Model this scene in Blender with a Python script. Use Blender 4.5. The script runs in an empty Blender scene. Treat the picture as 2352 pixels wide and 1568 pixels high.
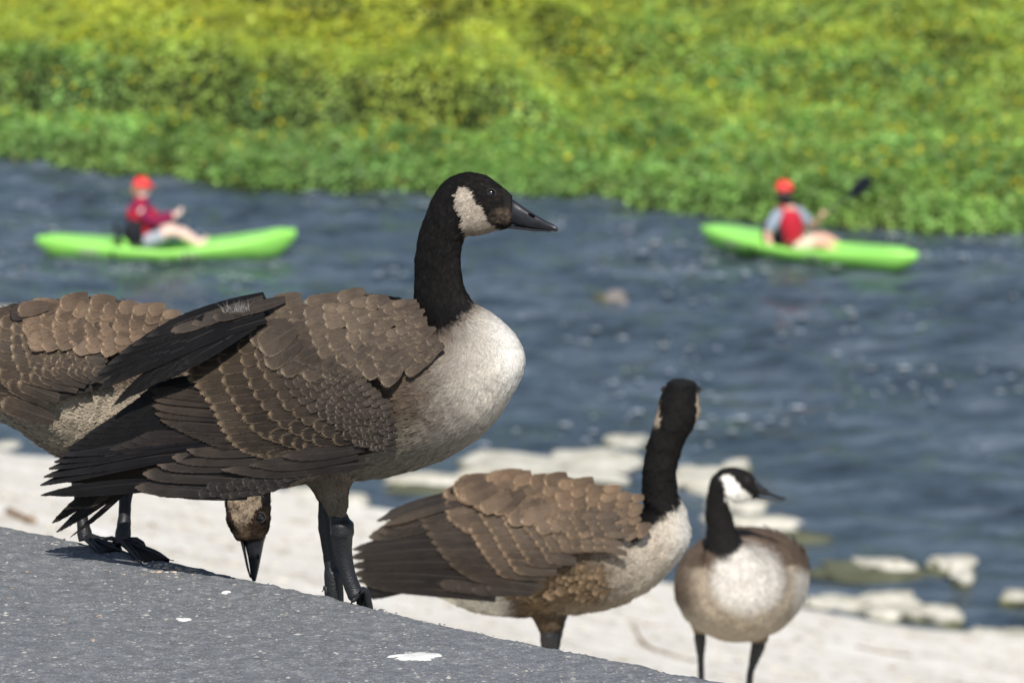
import bpy, bmesh, math, random
import numpy as np
from mathutils import Vector, Matrix
from mathutils.bvhtree import BVHTree
random.seed(7); rng = np.random.default_rng(7)
scene = bpy.context.scene
R = math.radians
# ------------------------------------------------------------------ camera
CAM_H = 1.322; PITCH = 10.5; F = 11460.0; CX, CY = 1176.0, 784.0     # F in pixels of a 2352 px wide picture
cam_d = bpy.data.cameras.new('camera'); cam = bpy.data.objects.new('camera', cam_d)
scene.collection.objects.link(cam); scene.camera = cam
cam.location = (0, 0, CAM_H); cam.rotation_euler = (R(90 - PITCH), 0, 0)
cam_d.sensor_width = 36; cam_d.lens = 36 * F / 2352
cam_d.clip_start = .1; cam_d.clip_end = 2000
cam_d.dof.use_dof = True; cam_d.dof.focus_distance = 5.55; cam_d.dof.aperture_fstop = 13.2
# ------------------------------------------------------------------ world, sun, exposure
SUN = Vector((.03, -.67, .75)).normalized()
w = bpy.data.worlds.new('World'); scene.world = w; w.use_nodes = True
nt = w.node_tree; nt.nodes.clear()
sky = nt.nodes.new('ShaderNodeTexSky'); sky.sky_type = 'NISHITA'; sky.sun_disc = False
sky.sun_elevation = math.asin(SUN.z); sky.sun_rotation = math.atan2(SUN.x, SUN.y)
sky.air_density = 1.0; sky.dust_density = .6
bg = nt.nodes.new('ShaderNodeBackground'); bg.inputs[1].default_value = .10
wo = nt.nodes.new('ShaderNodeOutputWorld')
nt.links.new(sky.outputs[0], bg.inputs[0]); nt.links.new(bg.outputs[0], wo.inputs[0])
sl = bpy.data.lights.new('sun', 'SUN'); sl.energy = 5.0; sl.angle = R(.5); sl.color = (1, .955, .89)
so = bpy.data.objects.new('sun', sl); scene.collection.objects.link(so)
so.rotation_euler = SUN.to_track_quat('Z', 'Y').to_euler(); so.location = (0, 0, 30)
scene.view_settings.view_transform = 'Standard'; scene.view_settings.look = 'None'
scene.view_settings.exposure = 0.18; scene.view_settings.gamma = 1
scene.view_settings.use_curve_mapping = False
# ------------------------------------------------------------------ helpers
COL = scene.collection
def ray_tan(py): return math.tan(R(PITCH) + math.atan((py - CY) / F))
def P(px, py, Y):
    """point of the place seen at that spot of the photograph, Y metres ahead"""
    cp, sp = math.cos(R(PITCH)), math.sin(R(PITCH))
    d = Vector(((px - CX) / F, cp - (py - CY) / F * sp * 1.0, -sp - (py - CY) / F * cp))
    t = Y / d.y
    return Vector((d.x * t, Y, CAM_H + d.z * t))
def Pz(px, py, z):
    p = P(px, py, 1.0); return P(px, py, (z - CAM_H) / (p.z - CAM_H))
def tag(o, label=None, cat=None, group=None, kind=None):
    if label: o['label'] = label
    if cat: o['category'] = cat
    if group: o['group'] = group
    if kind: o['kind'] = kind
    return o
def empty(name, loc, **k):
    o = bpy.data.objects.new(name, None); COL.objects.link(o); o.location = loc; o.empty_display_size = .1
    return tag(o, **k)
def mesh(name, verts, faces, mat=None, parent=None, base=None, smooth=True, cols=None, uv=None):
    """one mesh object; verts in world metres, base = its parent's place"""
    verts = np.asarray(verts, float)
    me = bpy.data.meshes.new(name)
    if base is not None: verts = verts - np.asarray(base, float)
    if isinstance(faces, np.ndarray):
        n, k = faces.shape
        me.vertices.add(len(verts)); me.vertices.foreach_set('co', verts.astype(np.float32).ravel())
        me.loops.add(n * k); me.loops.foreach_set('vertex_index', faces.astype(np.int32).ravel())
        me.polygons.add(n); me.polygons.foreach_set('loop_start', np.arange(0, n * k, k, dtype=np.int32))
        me.update(calc_edges=True); me.validate()
    else:
        me.from_pydata(verts.tolist(), [], [list(f) for f in faces]); me.update()
    if smooth: me.polygons.foreach_set('use_smooth', np.ones(len(me.polygons), bool))
    if cols:
        for nm, c in cols.items():
            c = np.asarray(c, np.float32)
            if c.ndim == 1: c = np.tile(c, (len(verts), 1))
            a = me.color_attributes.new(nm, 'FLOAT_COLOR', 'POINT')
            a.data.foreach_set('color', np.concatenate([c[:, :3], np.ones((len(c), 1), np.float32)], 1).ravel())
    if uv is not None:
        l = me.uv_layers.new(name='UVMap'); li = np.empty(len(me.loops), np.int32); me.loops.foreach_get('vertex_index', li)
        l.data.foreach_set('uv', np.asarray(uv, np.float32)[li].ravel())
    o = bpy.data.objects.new(name, me); COL.objects.link(o)
    if mat: me.materials.append(mat)
    if parent: o.parent = parent
    return o
def grid_faces(m, n, wrap=False):
    i, j = np.meshgrid(np.arange(m - 1), np.arange(n if wrap else n - 1), indexing='ij'); j2 = (j + 1) % n
    return np.stack([i * n + j, i * n + j2, (i + 1) * n + j2, (i + 1) * n + j], -1).reshape(-1, 4)
_T = rng.random((64, 64, 64))
def vn(p, s=1.0, seed=0):
    p = np.asarray(p, float) * s + seed * 7.31; i = np.floor(p).astype(int); f = p - i; f = f * f * (3 - 2 * f); out = 0
    for a in (0, 1):
        for b in (0, 1):
            for c in (0, 1):
                wgt = (f[..., 0] if a else 1 - f[..., 0]) * (f[..., 1] if b else 1 - f[..., 1]) * (f[..., 2] if c else 1 - f[..., 2])
                out = out + wgt * _T[(i[..., 0] + a) % 64, (i[..., 1] + b) % 64, (i[..., 2] + c) % 64]
    return out * 2 - 1
def vn2(x, y, s=1.0, seed=0): return vn(np.stack([x, y, np.full_like(x, seed * 3.3)], -1), s, seed)
def ss(a, b, x): t = np.clip((x - a) / (b - a), 0, 1); return t * t * (3 - 2 * t)
def mix(a, b, t): t = np.asarray(t)[..., None]; return np.asarray(a) * (1 - t) + np.asarray(b) * t
# ------------------------------------------------------------------ materials
class N:
    def __init__(s, name):
        s.m = bpy.data.materials.new(name); s.m.use_nodes = True; s.t = s.m.node_tree; s.t.nodes.clear()
        s.out = s.n('ShaderNodeOutputMaterial'); s.b = s.n('ShaderNodeBsdfPrincipled'); s.l(s.b.outputs[0], s.out.inputs[0])
    def n(s, k, **a):
        x = s.t.nodes.new(k)
        for q, v in a.items(): setattr(x, q, v)
        return x
    def l(s, a, b): s.t.links.new(a, b)
    def noise(s, scale, detail=4, vec=None, rough=.55):
        x = s.n('ShaderNodeTexNoise'); x.inputs['Scale'].default_value = scale; x.inputs['Detail'].default_value = detail
        x.inputs['Roughness'].default_value = rough
        if vec: s.l(vec, x.inputs['Vector'])
        return x.outputs[0]
    def pos(s, sc=(1, 1, 1)):
        g = s.n('ShaderNodeTexCoord'); mp = s.n('ShaderNodeMapping'); mp.inputs['Scale'].default_value = sc
        s.l(g.outputs['Object'], mp.inputs[0]); return mp.outputs[0]
    def ramp(s, fac, stops):
        r = s.n('ShaderNodeValToRGB'); s.l(fac, r.inputs[0]); e = r.color_ramp.elements
        while len(e) < len(stops): e.new(.5)
        for el, (p, c) in zip(e, stops): el.position = p; el.color = (*c, 1) if len(c) == 3 else c
        return r.outputs[0]
    def mixc(s, f, a, b, mode='MIX'):
        x = s.n('ShaderNodeMix', data_type='RGBA', blend_type=mode)
        for sock, v in ((x.inputs[0], f), (x.inputs[6], a), (x.inputs[7], b)):
            if hasattr(v, 'links'): s.l(v, sock)
            elif isinstance(v, (int, float)): sock.default_value = v
            else: sock.default_value = (*v, 1)
        return x.outputs[2]
    def math(s, op, a, b=None, clamp=False):
        x = s.n('ShaderNodeMath', operation=op); x.use_clamp = clamp
        for sock, v in ((x.inputs[0], a), (x.inputs[1], b)):
            if v is None: continue
            if hasattr(v, 'links'): s.l(v, sock)
            else: sock.default_value = v
        return x.outputs[0]
    def mr(s, v, a, b, c=0., d=1.):
        x = s.n('ShaderNodeMapRange'); s.l(v, x.inputs[0])
        for i, q in enumerate((a, b, c, d)): x.inputs[i + 1].default_value = q
        return x.outputs[0]
    def attr(s, nm): x = s.n('ShaderNodeAttribute'); x.attribute_name = nm; return x.outputs['Color']
    def base(s, v):
        if hasattr(v, 'links'): s.l(v, s.b.inputs['Base Color'])
        else: s.b.inputs['Base Color'].default_value = (*v, 1)
        return s
    def set(s, **k):
        for q, v in k.items():
            q = {'rough': 'Roughness', 'spec': 'Specular IOR Level', 'ior': 'IOR', 'sheen': 'Sheen Weight', 'coat': 'Coat Weight', 'metal': 'Metallic'}[q]
            if hasattr(v, 'links'): s.l(v, s.b.inputs[q])
            else: s.b.inputs[q].default_value = v
        return s
    def bump(s, h, dist=.001, strength=1., prev=None):
        x = s.n('ShaderNodeBump'); x.inputs['Distance'].default_value = dist; x.inputs['Strength'].default_value = strength
        s.l(h, x.inputs['Height'])
        if prev: s.l(prev, x.inputs['Normal'])
        s.l(x.outputs[0], s.b.inputs['Normal']); return x.outputs[0]
def plain(name, c, rough=.5, spec=.5, var=.15, nscale=20, bump=0):
    n = N(name); v = n.noise(nscale, 4, n.pos())
    n.base(n.mixc(v, tuple(x * (1 - var) for x in c), tuple(min(1, x * (1 + var)) for x in c))).set(rough=rough, spec=spec)
    if bump: n.bump(v, bump)
    return n.m
M = {}
def mk_plumage(name, sheen=.0, nscale=260):          # vertex colour + fine grain: body skin under the plumage
    n = N(name); v = n.noise(nscale, 5, n.pos()); v2 = n.noise(nscale * .25, 3, n.pos())
    c = n.mixc(1., n.attr('Col'), n.ramp(v, [(.25, (.62, .62, .62)), (.75, (1.35, 1.33, 1.3))]), 'MULTIPLY')
    c = n.mixc(1., c, n.ramp(v2, [(.3, (.86, .86, .86)), (.7, (1.12, 1.12, 1.12))]), 'MULTIPLY')
    n.base(c).set(rough=.85, spec=.15, sheen=sheen); n.bump(v, .0012, .6)
    return n.m
M['skin'] = mk_plumage('plumage_skin')
n = N('plumage_tufts'); v = n.noise(700, 2, n.pos())
n.base(n.mixc(1., n.attr('Col'), n.ramp(v, [(.3, (.8, .8, .8)), (.7, (1.2, 1.2, 1.2))]), 'MULTIPLY')).set(rough=.8, spec=.15)
tr = n.n('ShaderNodeBsdfTranslucent'); n.l(n.attr('Col'), tr.inputs[0]); ms = n.n('ShaderNodeMixShader'); ms.inputs[0].default_value = .25
n.l(n.b.outputs[0], ms.inputs[1]); n.l(tr.outputs[0], ms.inputs[2]); n.l(ms.outputs[0], n.out.inputs[0]); M['tuft'] = n.m
# flight and covert feathers: dark vane, pale rim near the tip, shaft line, barbs
n = N('feather'); uvn = n.n('ShaderNodeUVMap'); sp = n.n('ShaderNodeSeparateXYZ'); n.l(uvn.outputs[0], sp.inputs[0])
au = n.math('ABSOLUTE', n.math('SUBTRACT', n.math('MULTIPLY', sp.outputs[0], 2.), 1.)); vv = sp.outputs[1]
wob = n.math('MULTIPLY', n.math('SUBTRACT', n.noise(900, 2, n.pos()), .5), .22)
vw = n.math('ADD', vv, wob)
tipm = n.mr(vw, .895, .985)
sidem = n.math('MULTIPLY', n.mr(n.math('ADD', au, wob), .87, 1.03), n.mr(vv, .35, .7))
rimm = n.math('MAXIMUM', tipm, sidem, True)
bar = n.n('ShaderNodeTexNoise'); bar.inputs['Scale'].default_value = 1; bar.inputs['Detail'].default_value = 2
cmb = n.n('ShaderNodeCombineXYZ'); n.l(n.math('ADD', n.math('MULTIPLY', vv, 55.), n.math('MULTIPLY', au, -16.)), cmb.inputs[0]); n.l(n.math('MULTIPLY', au, 2.), cmb.inputs[1])
g = n.n('ShaderNodeTexCoord'); gs = n.n('ShaderNodeSeparateXYZ'); n.l(g.outputs['Object'], gs.inputs[0]); n.l(n.math('MULTIPLY', gs.outputs[2], 30.), cmb.inputs[2])
n.l(cmb.outputs[0], bar.inputs['Vector'])
patch = n.noise(45, 4, n.pos())
dark = n.mixc(1., n.attr('Col'), n.ramp(bar.outputs[0], [(.3, (.74, .74, .74)), (.7, (1.26, 1.25, 1.23))]), 'MULTIPLY')
dark = n.mixc(1., dark, n.ramp(patch, [(.3, (.78, .78, .80)), (.7, (1.22, 1.2, 1.16))]), 'MULTIPLY')
rimc = n.mixc(1., n.attr('Rim'), n.ramp(bar.outputs[0], [(.3, (.75, .75, .75)), (.7, (1.2, 1.2, 1.2))]), 'MULTIPLY')
c = n.mixc(rimm, dark, rimc)
shaft = n.math('MULTIPLY', n.mr(au, .0, .09, 1., 0.), n.mr(vv, .25, .95, .5, 0.))
c = n.mixc(shaft, c, n.mixc(.5, n.attr('Col'), (.2, .17, .14)))
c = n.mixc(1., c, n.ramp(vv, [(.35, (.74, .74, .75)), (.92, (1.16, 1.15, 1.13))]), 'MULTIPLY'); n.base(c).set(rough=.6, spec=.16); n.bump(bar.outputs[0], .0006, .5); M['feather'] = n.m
n = N('goose_leg_skin'); vo = n.n('ShaderNodeTexVoronoi'); vo.inputs['Scale'].default_value = 420; n.l(n.pos((1, 1, 1.4)), vo.inputs['Vector'])
n.base(n.ramp(vo.outputs['Distance'], [(.1, (.014, .0145, .017)), (.8, (.007, .007, .008))])).set(rough=.5, spec=.5); n.bump(vo.outputs['Distance'], -.0006, .6); M['leg'] = n.m
n = N('bill_horn'); v = n.noise(120, 5, n.pos()); n.base(n.ramp(v, [(.3, (.008, .008, .010)), (.75, (.022, .022, .026))])).set(rough=.36, spec=.5); n.bump(v, .0006, .5); M['bill'] = n.m
n = N('eye_gloss'); n.base((.008, .006, .005)).set(rough=.04, spec=.6, coat=.5); M['eye'] = n.m
# ------------------------------------------------------------------ ground shape
pL = Pz(0, 1209, 0); pR = Pz(1600, 1561, 0)
EDGE = Vector((pR.x - pL.x, pR.y - pL.y, 0)).normalized(); NRM = Vector((-EDGE.y, EDGE.x, 0))
ZW = P(400, 596, 58).z
def s_of(X, Y): return NRM.x * (X - pL.x) + NRM.y * (Y - pL.y)
def ground_z(X, Y):
    X = np.asarray(X, float); Y = np.asarray(Y, float); s = s_of(X, Y)
    s = np.maximum(s, 0) + 0 * s
    z = -(.36 * s - .00193 * s * s)
    u = np.clip(EDGE.x * (X - pL.x) + EDGE.y * (Y - pL.y), -60, 60)
    return z + ss(3, 16, s) * s * np.interp(u, SHU, SHC)
SHU = [0.]; SHC = [0.]
_q = [Pz(x, y, ZW) for x, y in ((0, 1048), (450, 1098), (850, 1172), (1400, 1290), (1850, 1392), (2352, 1455))]
_u = np.array([EDGE.x * (q.x - pL.x) + EDGE.y * (q.y - pL.y) for q in _q]); _s = np.array([s_of(q.x, q.y) for q in _q])
_k = np.array([(ZW - float(ground_z(q.x, q.y))) / s_ for q, s_ in zip(_q, _s)]); print('shore', _u.round(1), _s.round(1), _k)
SHU, SHC = _u, _k
print('edge', pL, pR, NRM, 'water', ZW)
# asphalt path ------------------------------------------------------
def nonuni(lo, a, b, hi, step, coarse):
    mid = np.arange(a, b, step); l = a - (np.linspace(0, 1, coarse)[1:] ** 2)[::-1] * (a - lo); r = b + (np.linspace(0, 1, coarse)[1:] ** 2) * (hi - b)
    return np.concatenate([l, mid, r])
U = nonuni(-12, -.35, 1.6, 14, .004, 24)              # along the edge
V = np.concatenate([-(np.linspace(0, 1, 24)[1:] ** 2)[::-1] * 8 - .85, np.arange(-.85, .0, .004), np.linspace(0.004, .06, 12), [.075, .085, .088]])
uu, vv_ = np.meshgrid(U, V, indexing='ij')
fine = np.clip(1 - np.maximum(np.abs(uu - .6) - 1.0, 0), 0, 1)
wig = .010 * vn2(uu, uu * 0, 3.1, 1) + .006 * vn2(uu, uu * 0, 11, 2) + .0034 * vn2(uu, uu * 0, 60, 3) + .0016 * vn2(uu, uu * 0, 170, 33)
drop = np.where(vv_ > 0, -1.6 * vv_ ** 2 / .06, 0); drop = np.where(vv_ > .061, -.0576 - (vv_ - .06) * 3.5, drop)
vs = vv_ + wig * ss(-.5, 0, vv_)
X = pL.x + EDGE.x * uu + NRM.x * vs; Y = pL.y + EDGE.y * uu + NRM.y * vs
Z = drop + .0030 * vn2(X, Y, 9, 4) + .0012 * vn2(X, Y, 45, 5) + .0010 * np.maximum(vn2(X, Y, 160, 6), -.2) * fine
def path_bump(x, y): x = np.asarray(x, float); y = np.asarray(y, float); return .0030 * vn2(x, y, 9, 4) + .0012 * vn2(x, y, 45, 5)
n = N('asphalt'); p = n.pos()
v1 = n.noise(14, 5, p); v2 = n.noise(420, 3, p)
vor = n.n('ShaderNodeTexVoronoi'); vor.inputs['Scale'].default_value = 150; n.l(p, vor.inputs['Vector'])
vsep = n.n('ShaderNodeSeparateColor'); n.l(vor.outputs['Color'], vsep.inputs[0])
vor2 = n.n('ShaderNodeTexVoronoi'); vor2.inputs['Scale'].default_value = 320; n.l(p, vor2.inputs['Vector'])
vs2 = n.n('ShaderNodeSeparateColor'); n.l(vor2.outputs['Color'], vs2.inputs[0])
basec = n.mixc(v1, (.118, .125, .134), (.165, .172, .180)); basec = n.mixc(1., basec, n.ramp(v2, [(.3, (.66, .66, .66)), (.7, (1.34, 1.34, 1.34))]), 'MULTIPLY')
sm = n.math('MULTIPLY', n.mr(vsep.outputs[0], .80, .86), n.mr(vor.outputs['Distance'], .30, .42, 1., 0.))
basec = n.mixc(n.math('MULTIPLY', sm, .55), basec, n.mixc(vsep.outputs[1], (.30, .29, .27), (.42, .38, .32)))
sm2 = n.math('MULTIPLY', n.mr(vs2.outputs[0], .86, .9), n.mr(vor2.outputs['Distance'], .25, .42, 1., 0.))
basec = n.mixc(n.math('MULTIPLY', sm2, .6), basec, (.36, .355, .34))
mot = n.noise(52, 4, p, .7); basec = n.mixc(1., basec, n.ramp(mot, [(.32, (.74, .74, .74)), (.52, (1., 1., 1.)), (.68, (1.38, 1.36, 1.32))]), 'MULTIPLY'); n.base(basec).set(rough=.85, spec=.3); b1 = n.bump(v2, .0015, .8); n.bump(vor.outputs['Distance'], -.002, .5, b1); M['asphalt'] = n.m
fcs = grid_faces(len(U), len(V))
o = mesh('path', np.stack([X, Y, Z], -1).reshape(-1, 3), fcs[:, ::-1].copy(), M['asphalt']); tag(o, 'grey asphalt path with pale specks, edge running down to the right', kind='structure')
# near bank ---------------------------------------------------------
U = np.concatenate([np.linspace(-90, -37, 24)[:-1], np.arange(-37, 3, .08), np.linspace(3, 60, 24)]); V = np.concatenate([[-25, -8, -2, -.5, -.05], np.linspace(0, 34, 480) ** 1, [40, 50, 70]])
uu, vv_ = np.meshgrid(U, V, indexing='ij'); X = pL.x + EDGE.x * uu + NRM.x * vv_; Y = pL.y + EDGE.y * uu + NRM.y * vv_
def bank_z(X, Y):
    s = s_of(X, Y); g = np.where(s <= 0, -.06, ground_z(X, Y)); g = g - .052 * (1 - ss(.12, .9, s)) * (s > 0)
    am = ss(.6, 4, s); near = 1 + 3.4 * ss(21, 27, s)
    g = g + am * (.012 * vn2(X, Y, 1.1, 7) + .006 * vn2(X, Y, 4, 8)) + am * near * .018 * vn2(X, Y, .75, 9) + ss(2, 8, s) * .05 * vn2(X, Y, .22, 17)
    return np.maximum(g, -10.2)
Z = bank_z(X, Y)
n = N('bleached_concrete_bank'); p = n.pos(); ps = n.pos((1, 1, 1))
a = n.noise(.9, 7, p, .65); b = n.noise(7, 6, p, .65); c3 = n.noise(60, 3, p)
col = n.ramp(a, [(.3, (.50, .46, .40)), (.46, (.76, .73, .665)), (.7, (.85, .83, .785))])
col = n.mixc(1., col, n.ramp(b, [(.33, (.46, .39, .32)), (.46, (.93, .90, .85)), (.75, (1.1, 1.1, 1.1))]), 'MULTIPLY')
col = n.mixc(1., col, n.ramp(c3, [(.3, (.86, .86, .86)), (.7, (1.1, 1.1, 1.1))]), 'MULTIPLY')
gz = n.n('ShaderNodeNewGeometry'); gsz = n.n('ShaderNodeSeparateXYZ'); n.l(gz.outputs['Position'], gsz.inputs[0])
wet = n.mr(n.math('ADD', gsz.outputs[2], n.math('MULTIPLY', b, .12)), ZW + .06, ZW + .13, 1., 0.)
col = n.mixc(wet, col, (.10, .105, .06))
n.base(col).set(rough=.9, spec=.2); n.bump(b, .02, .6); M['bank'] = n.m
o = mesh('bank', np.stack([X, Y, Z], -1).reshape(-1, 3), grid_faces(len(U), len(V))[:, ::-1].copy(), M['bank']); tag(o, 'bleached pale concrete and sand bank sloping down to the river', kind='structure')
# water -------------------------------------------------------------
U = np.concatenate([np.linspace(-220, -12, 20)[:-1], np.arange(-12, 12, .045), np.linspace(12, 220, 20)]); V = np.concatenate([[20, 30, 35], np.arange(37, 71, .06), np.linspace(71, 110, 8)])
X, Y = np.meshgrid(U, V, indexing='ij')
ua = X * .86 - Y * .5; va = X * .5 + Y * .86          # along / across the flow
fl = lambda sa, sc, sd: vn(np.stack([ua * sa, va * sc, np.full_like(ua, sd * 1.7)], -1), 1, sd)
Z = ZW + .035 * fl(.45, 1.1, 1) + .055 * fl(1.1, 2.6, 2) + .036 * fl(2.6, 5.2, 3) * (1 + .8 * fl(.25, .4, 5)) + .015 * fl(5.5, 9, 4)
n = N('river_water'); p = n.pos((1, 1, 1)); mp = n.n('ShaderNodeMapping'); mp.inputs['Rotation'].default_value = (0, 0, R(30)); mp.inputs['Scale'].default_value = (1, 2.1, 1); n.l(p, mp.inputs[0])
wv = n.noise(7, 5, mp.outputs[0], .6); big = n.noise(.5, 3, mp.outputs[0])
stv = n.n('ShaderNodeMapping'); stv.inputs['Rotation'].default_value = (0, 0, R(30)); stv.inputs['Scale'].default_value = (.5, 1.7, 1); n.l(p, stv.inputs[0]); streak_light = n.noise(1.6, 5, stv.outputs[0], .68)
n.base(n.ramp(streak_light, [(.36, (.020, .029, .034)), (.5, (.046, .064, .082)), (.68, (.115, .142, .172))])).set(rough=.09, ior=1.333, spec=.5); n.bump(wv, .02, .8); M['water'] = n.m  # bright and dark ripple reflections painted into the water colour as streaks
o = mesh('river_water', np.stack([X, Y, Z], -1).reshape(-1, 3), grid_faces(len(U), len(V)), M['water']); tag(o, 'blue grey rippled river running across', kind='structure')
# far bank ----------------------------------------------------------
ep = [Pz(x, y, ZW) for x, y in ((-700, 320), (0, 372), (120, 392), (330, 412), (620, 436), (850, 446), (1100, 452), (1350, 462), (1450, 476), (1580, 505), (1750, 528), (2000, 535), (2352, 546), (3100, 590))]
EX = np.array([q.x for q in ep]); EY = np.array([q.y for q in ep]); print('far edge', list(zip(EX.round(1), EY.round(1))))
def edgeY(X): return np.interp(X, EX, EY)
def far_h(X, Y):
    t = Y - edgeY(X) - .25 * vn2(X, X * 0, 1.3, 11)
    front = .34 * ss(0, .55, t)
    mound = .26 * np.maximum(vn2(X, Y, .42, 12), -.4) + .20 * vn2(X, Y, 1.05, 13) + .11 * vn2(X, Y, 2.6, 14)
    left = ss(1.2, -.6, X)
    st1 = (3.7 + 1.3 * vn2(X, X * 0, .45, 15) + .6 * vn2(X, X * 0, 1.7, 19)); st2 = 8.9 + .6 * vn2(X, X * 0, .5, 16)
    g = front + .035 * np.maximum(t, 0) + mound * ss(.1, 1.5, t) + left * (.50 * ss(0, .6, t - st1) - .30 * ss(-1.3, -.1, t - st1) * ss(.3, 0, t - st1)) + left * .5 * ss(0, .8, t - st2)
    r2 = (1 - left) * (.42 * ss(0, 1.2, t - (8.2 + .7 * vn2(X, X * 0, .55, 18))) + .4 * ss(0, 1.4, t - 12.5))
    rise = .10 * np.maximum(t - 16, 0) ** 1.15
    return np.where(t < -.3, -1.2, np.where(t < 0, -.1, g + r2 + rise)), t
U = np.concatenate([np.linspace(-300, -16, 24)[:-1], np.arange(-16, 16, .12), np.linspace(16, 300, 24)])
V = np.concatenate([np.arange(52, 84, .12), 84 + np.linspace(.1, 1, 30) ** 2 * 260])
X, Y = np.meshgrid(U, V, indexing='ij'); H, t = far_h(X, Y)
Z = ZW + np.minimum(H, 16) - .10
n = N('bank_soil'); v = n.noise(4, 4, n.pos()); n.base(n.ramp(v, [(.3, (.012, .018, .006)), (.7, (.035, .05, .014))])).set(rough=.95, spec=.1); M['soil'] = n.m
o = mesh('far_bank', np.stack([X, Y, Z], -1).reshape(-1, 3), grid_faces(len(U), len(V)), M['soil']); tag(o, 'dark soil rising beneath the plants on the far side', kind='structure')
# leaves: a blanket of yellow-green water primrose
n = N('primrose_leaf'); c = n.attr('Col'); n.base(c).set(rough=.5, spec=.3)
tr = n.n('ShaderNodeBsdfTranslucent'); n.l(n.mixc(1., c, (1.15, 1.3, .45), 'MULTIPLY'), tr.inputs[0]); ms = n.n('ShaderNodeMixShader'); ms.inputs[0].default_value = .38
n.l(n.b.outputs[0], ms.inputs[1]); n.l(tr.outputs[0], ms.inputs[2]); n.l(ms.outputs[0], n.out.inputs[0]); M['leaf'] = n.m
def leaf_bed(name, count, size, xr, yr, colfn, mat, lift=(-.16, .06), tilt=.55):
    X = rng.uniform(xr[0], xr[1], count); t0 = rng.uniform(yr[0], yr[1], count); Y = edgeY(X) + t0
    H, t = far_h(X, Y); keep = t > .13; X, Y, H, t = X[keep], Y[keep], H[keep], t[keep]; k = len(X)  # waterline left bare: dark soil stands for the shadow under the leaves
    e = .05; gx = (far_h(X + e, Y)[0] - H) / e; gy = (far_h(X, Y + e)[0] - H) / e; thin = rng.random(k) > .30 * ss(.4, 1.0, gy) * (t > 1.2); X, Y, H, t, gx, gy = X[thin], Y[thin], H[thin], t[thin], gx[thin], gy[thin]; k = len(X)  # steep faces thinned so dark soil stands for shaded gaps
    nr = np.stack([-np.clip(gx, -2, 2) * .6, -np.clip(gy, -2, 2) * .6, np.ones(k)], -1) + rng.normal(0, tilt, (k, 3)); nr[:, 2] = np.abs(nr[:, 2]) + .05
    nr /= np.linalg.norm(nr, axis=1)[:, None]
    d = rng.normal(0, 1, (k, 3)); d -= nr * (d * nr).sum(1)[:, None]; d /= np.linalg.norm(d, axis=1)[:, None]; s = np.cross(nr, d)
    lf = rng.uniform(lift[0], lift[1], k); c = np.stack([X, Y, ZW + H + lf], -1)
    L = (rng.uniform(.6, 1.25, k) * size)[:, None]; W = L * .34
    v = np.stack([c - d * L * .5, c + s * W - nr * L * .04, c + d * L * .5 - nr * L * .12, c - s * W - nr * L * .04], 1).reshape(-1, 3)
    col = np.repeat(colfn(X, Y, t, lf, k), 4, 0)
    return mesh(name, v, np.arange(4 * k).reshape(-1, 4), mat, smooth=False, cols={'Col': col})
def leafcol(X, Y, t, lf, k):
    yl = np.clip(.62 * ss(3.4, 5.2, t) * ss(2.4, -.3, X) + .28 * ss(5, 12, t) + .75 * (.5 + .5 * vn2(X, Y, .5, 21)) ** 2 * ss(2, 8, t) + .18 * vn2(X, Y, 1.6, 22), 0, 1)
    c = mix((.225, .385, .10), (.47, .52, .075), yl); g = vn2(X, Y, .9, 23)
    c = c * (1 + .38 * vn2(X, Y, 3.2, 24)[:, None] + .25 * vn2(X, Y, 1.3, 25)[:, None]); c = mix(c, np.array((.23, .39, .14)), np.clip(.5 * g + .1, 0, .6) * (1 - yl))
    old = rng.random(k) < .05; c[old] = np.array((.26, .25, .05)); lite = rng.random(k) < .12; c[lite] = c[lite] * 1.45
    return np.minimum(c * .92 * rng.uniform(.65, 1.3, (k, 1)) * (1 + .3 * vn2(X, Y, 7, 26)[:, None]), .8)
o = leaf_bed('water_primrose', 460000, .092, (-9.5, 9.5), (-.05, 21), leafcol, M['leaf']); tag(o, 'dense yellow green water plants blanketing the far bank', 'plants', kind='stuff')
def flowcol(X, Y, t, lf, k): return mix((.62, .50, .02), (.75, .66, .04), rng.random(k))
o = leaf_bed('yellow_flowers', 9000, .075, (-9, 9), (1.0, 20), flowcol, M['leaf'], lift=(.03, .09), tilt=.35); tag(o, 'small yellow flowers dotted over the green far bank plants', 'flowers', kind='stuff')
def farcol(X, Y, t, lf, k): return mix((.07, .15, .025), (.20, .26, .03), rng.random(k))
o = leaf_bed('bank_thicket', 60000, .42, (-60, 60), (19, 110), farcol, M['leaf'], lift=(-.2, .3)); tag(o, 'green scrub continuing up the slope behind the water plants', 'scrub', kind='stuff')
# white flecks modelled for whitewater and sun sparkles on the ripples
def flecks():
    k = 4600; px = rng.uniform(-100, 2450, k); py = rng.uniform(385, 1050, k); V_ = []; F_ = []
    cl = vn2(px, py * 3, .006, 31)
    for i in range(k):
        if cl[i] < .08 or rng.random() < .35 + .4 * (py[i] > 650): continue
        q = Pz(px[i], py[i], ZW)
        if q.y > edgeY(q.x) - .3: continue
        r = abs(rng.normal(0, .016)) + .008; b = len(V_)
        V_ += [(q.x + r * 1.8 * math.cos(a), q.y + r * 2.2 * math.sin(a), ZW + .045 + .5 * r * (1 if a > 3 else .2)) for a in np.arange(5) * 1.256]; F_.append([b, b + 1, b + 2, b + 3, b + 4])
    return V_, F_
fv, ff = flecks(); M['fleck'] = plain('fleck', (.75, .78, .8), .4)
o = mesh('whitewater_sparkles', fv, ff, M['fleck'], smooth=False); tag(o, 'white flecks standing for whitewater and sparkles on the river ripples', 'fleck', kind='stuff')
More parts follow.
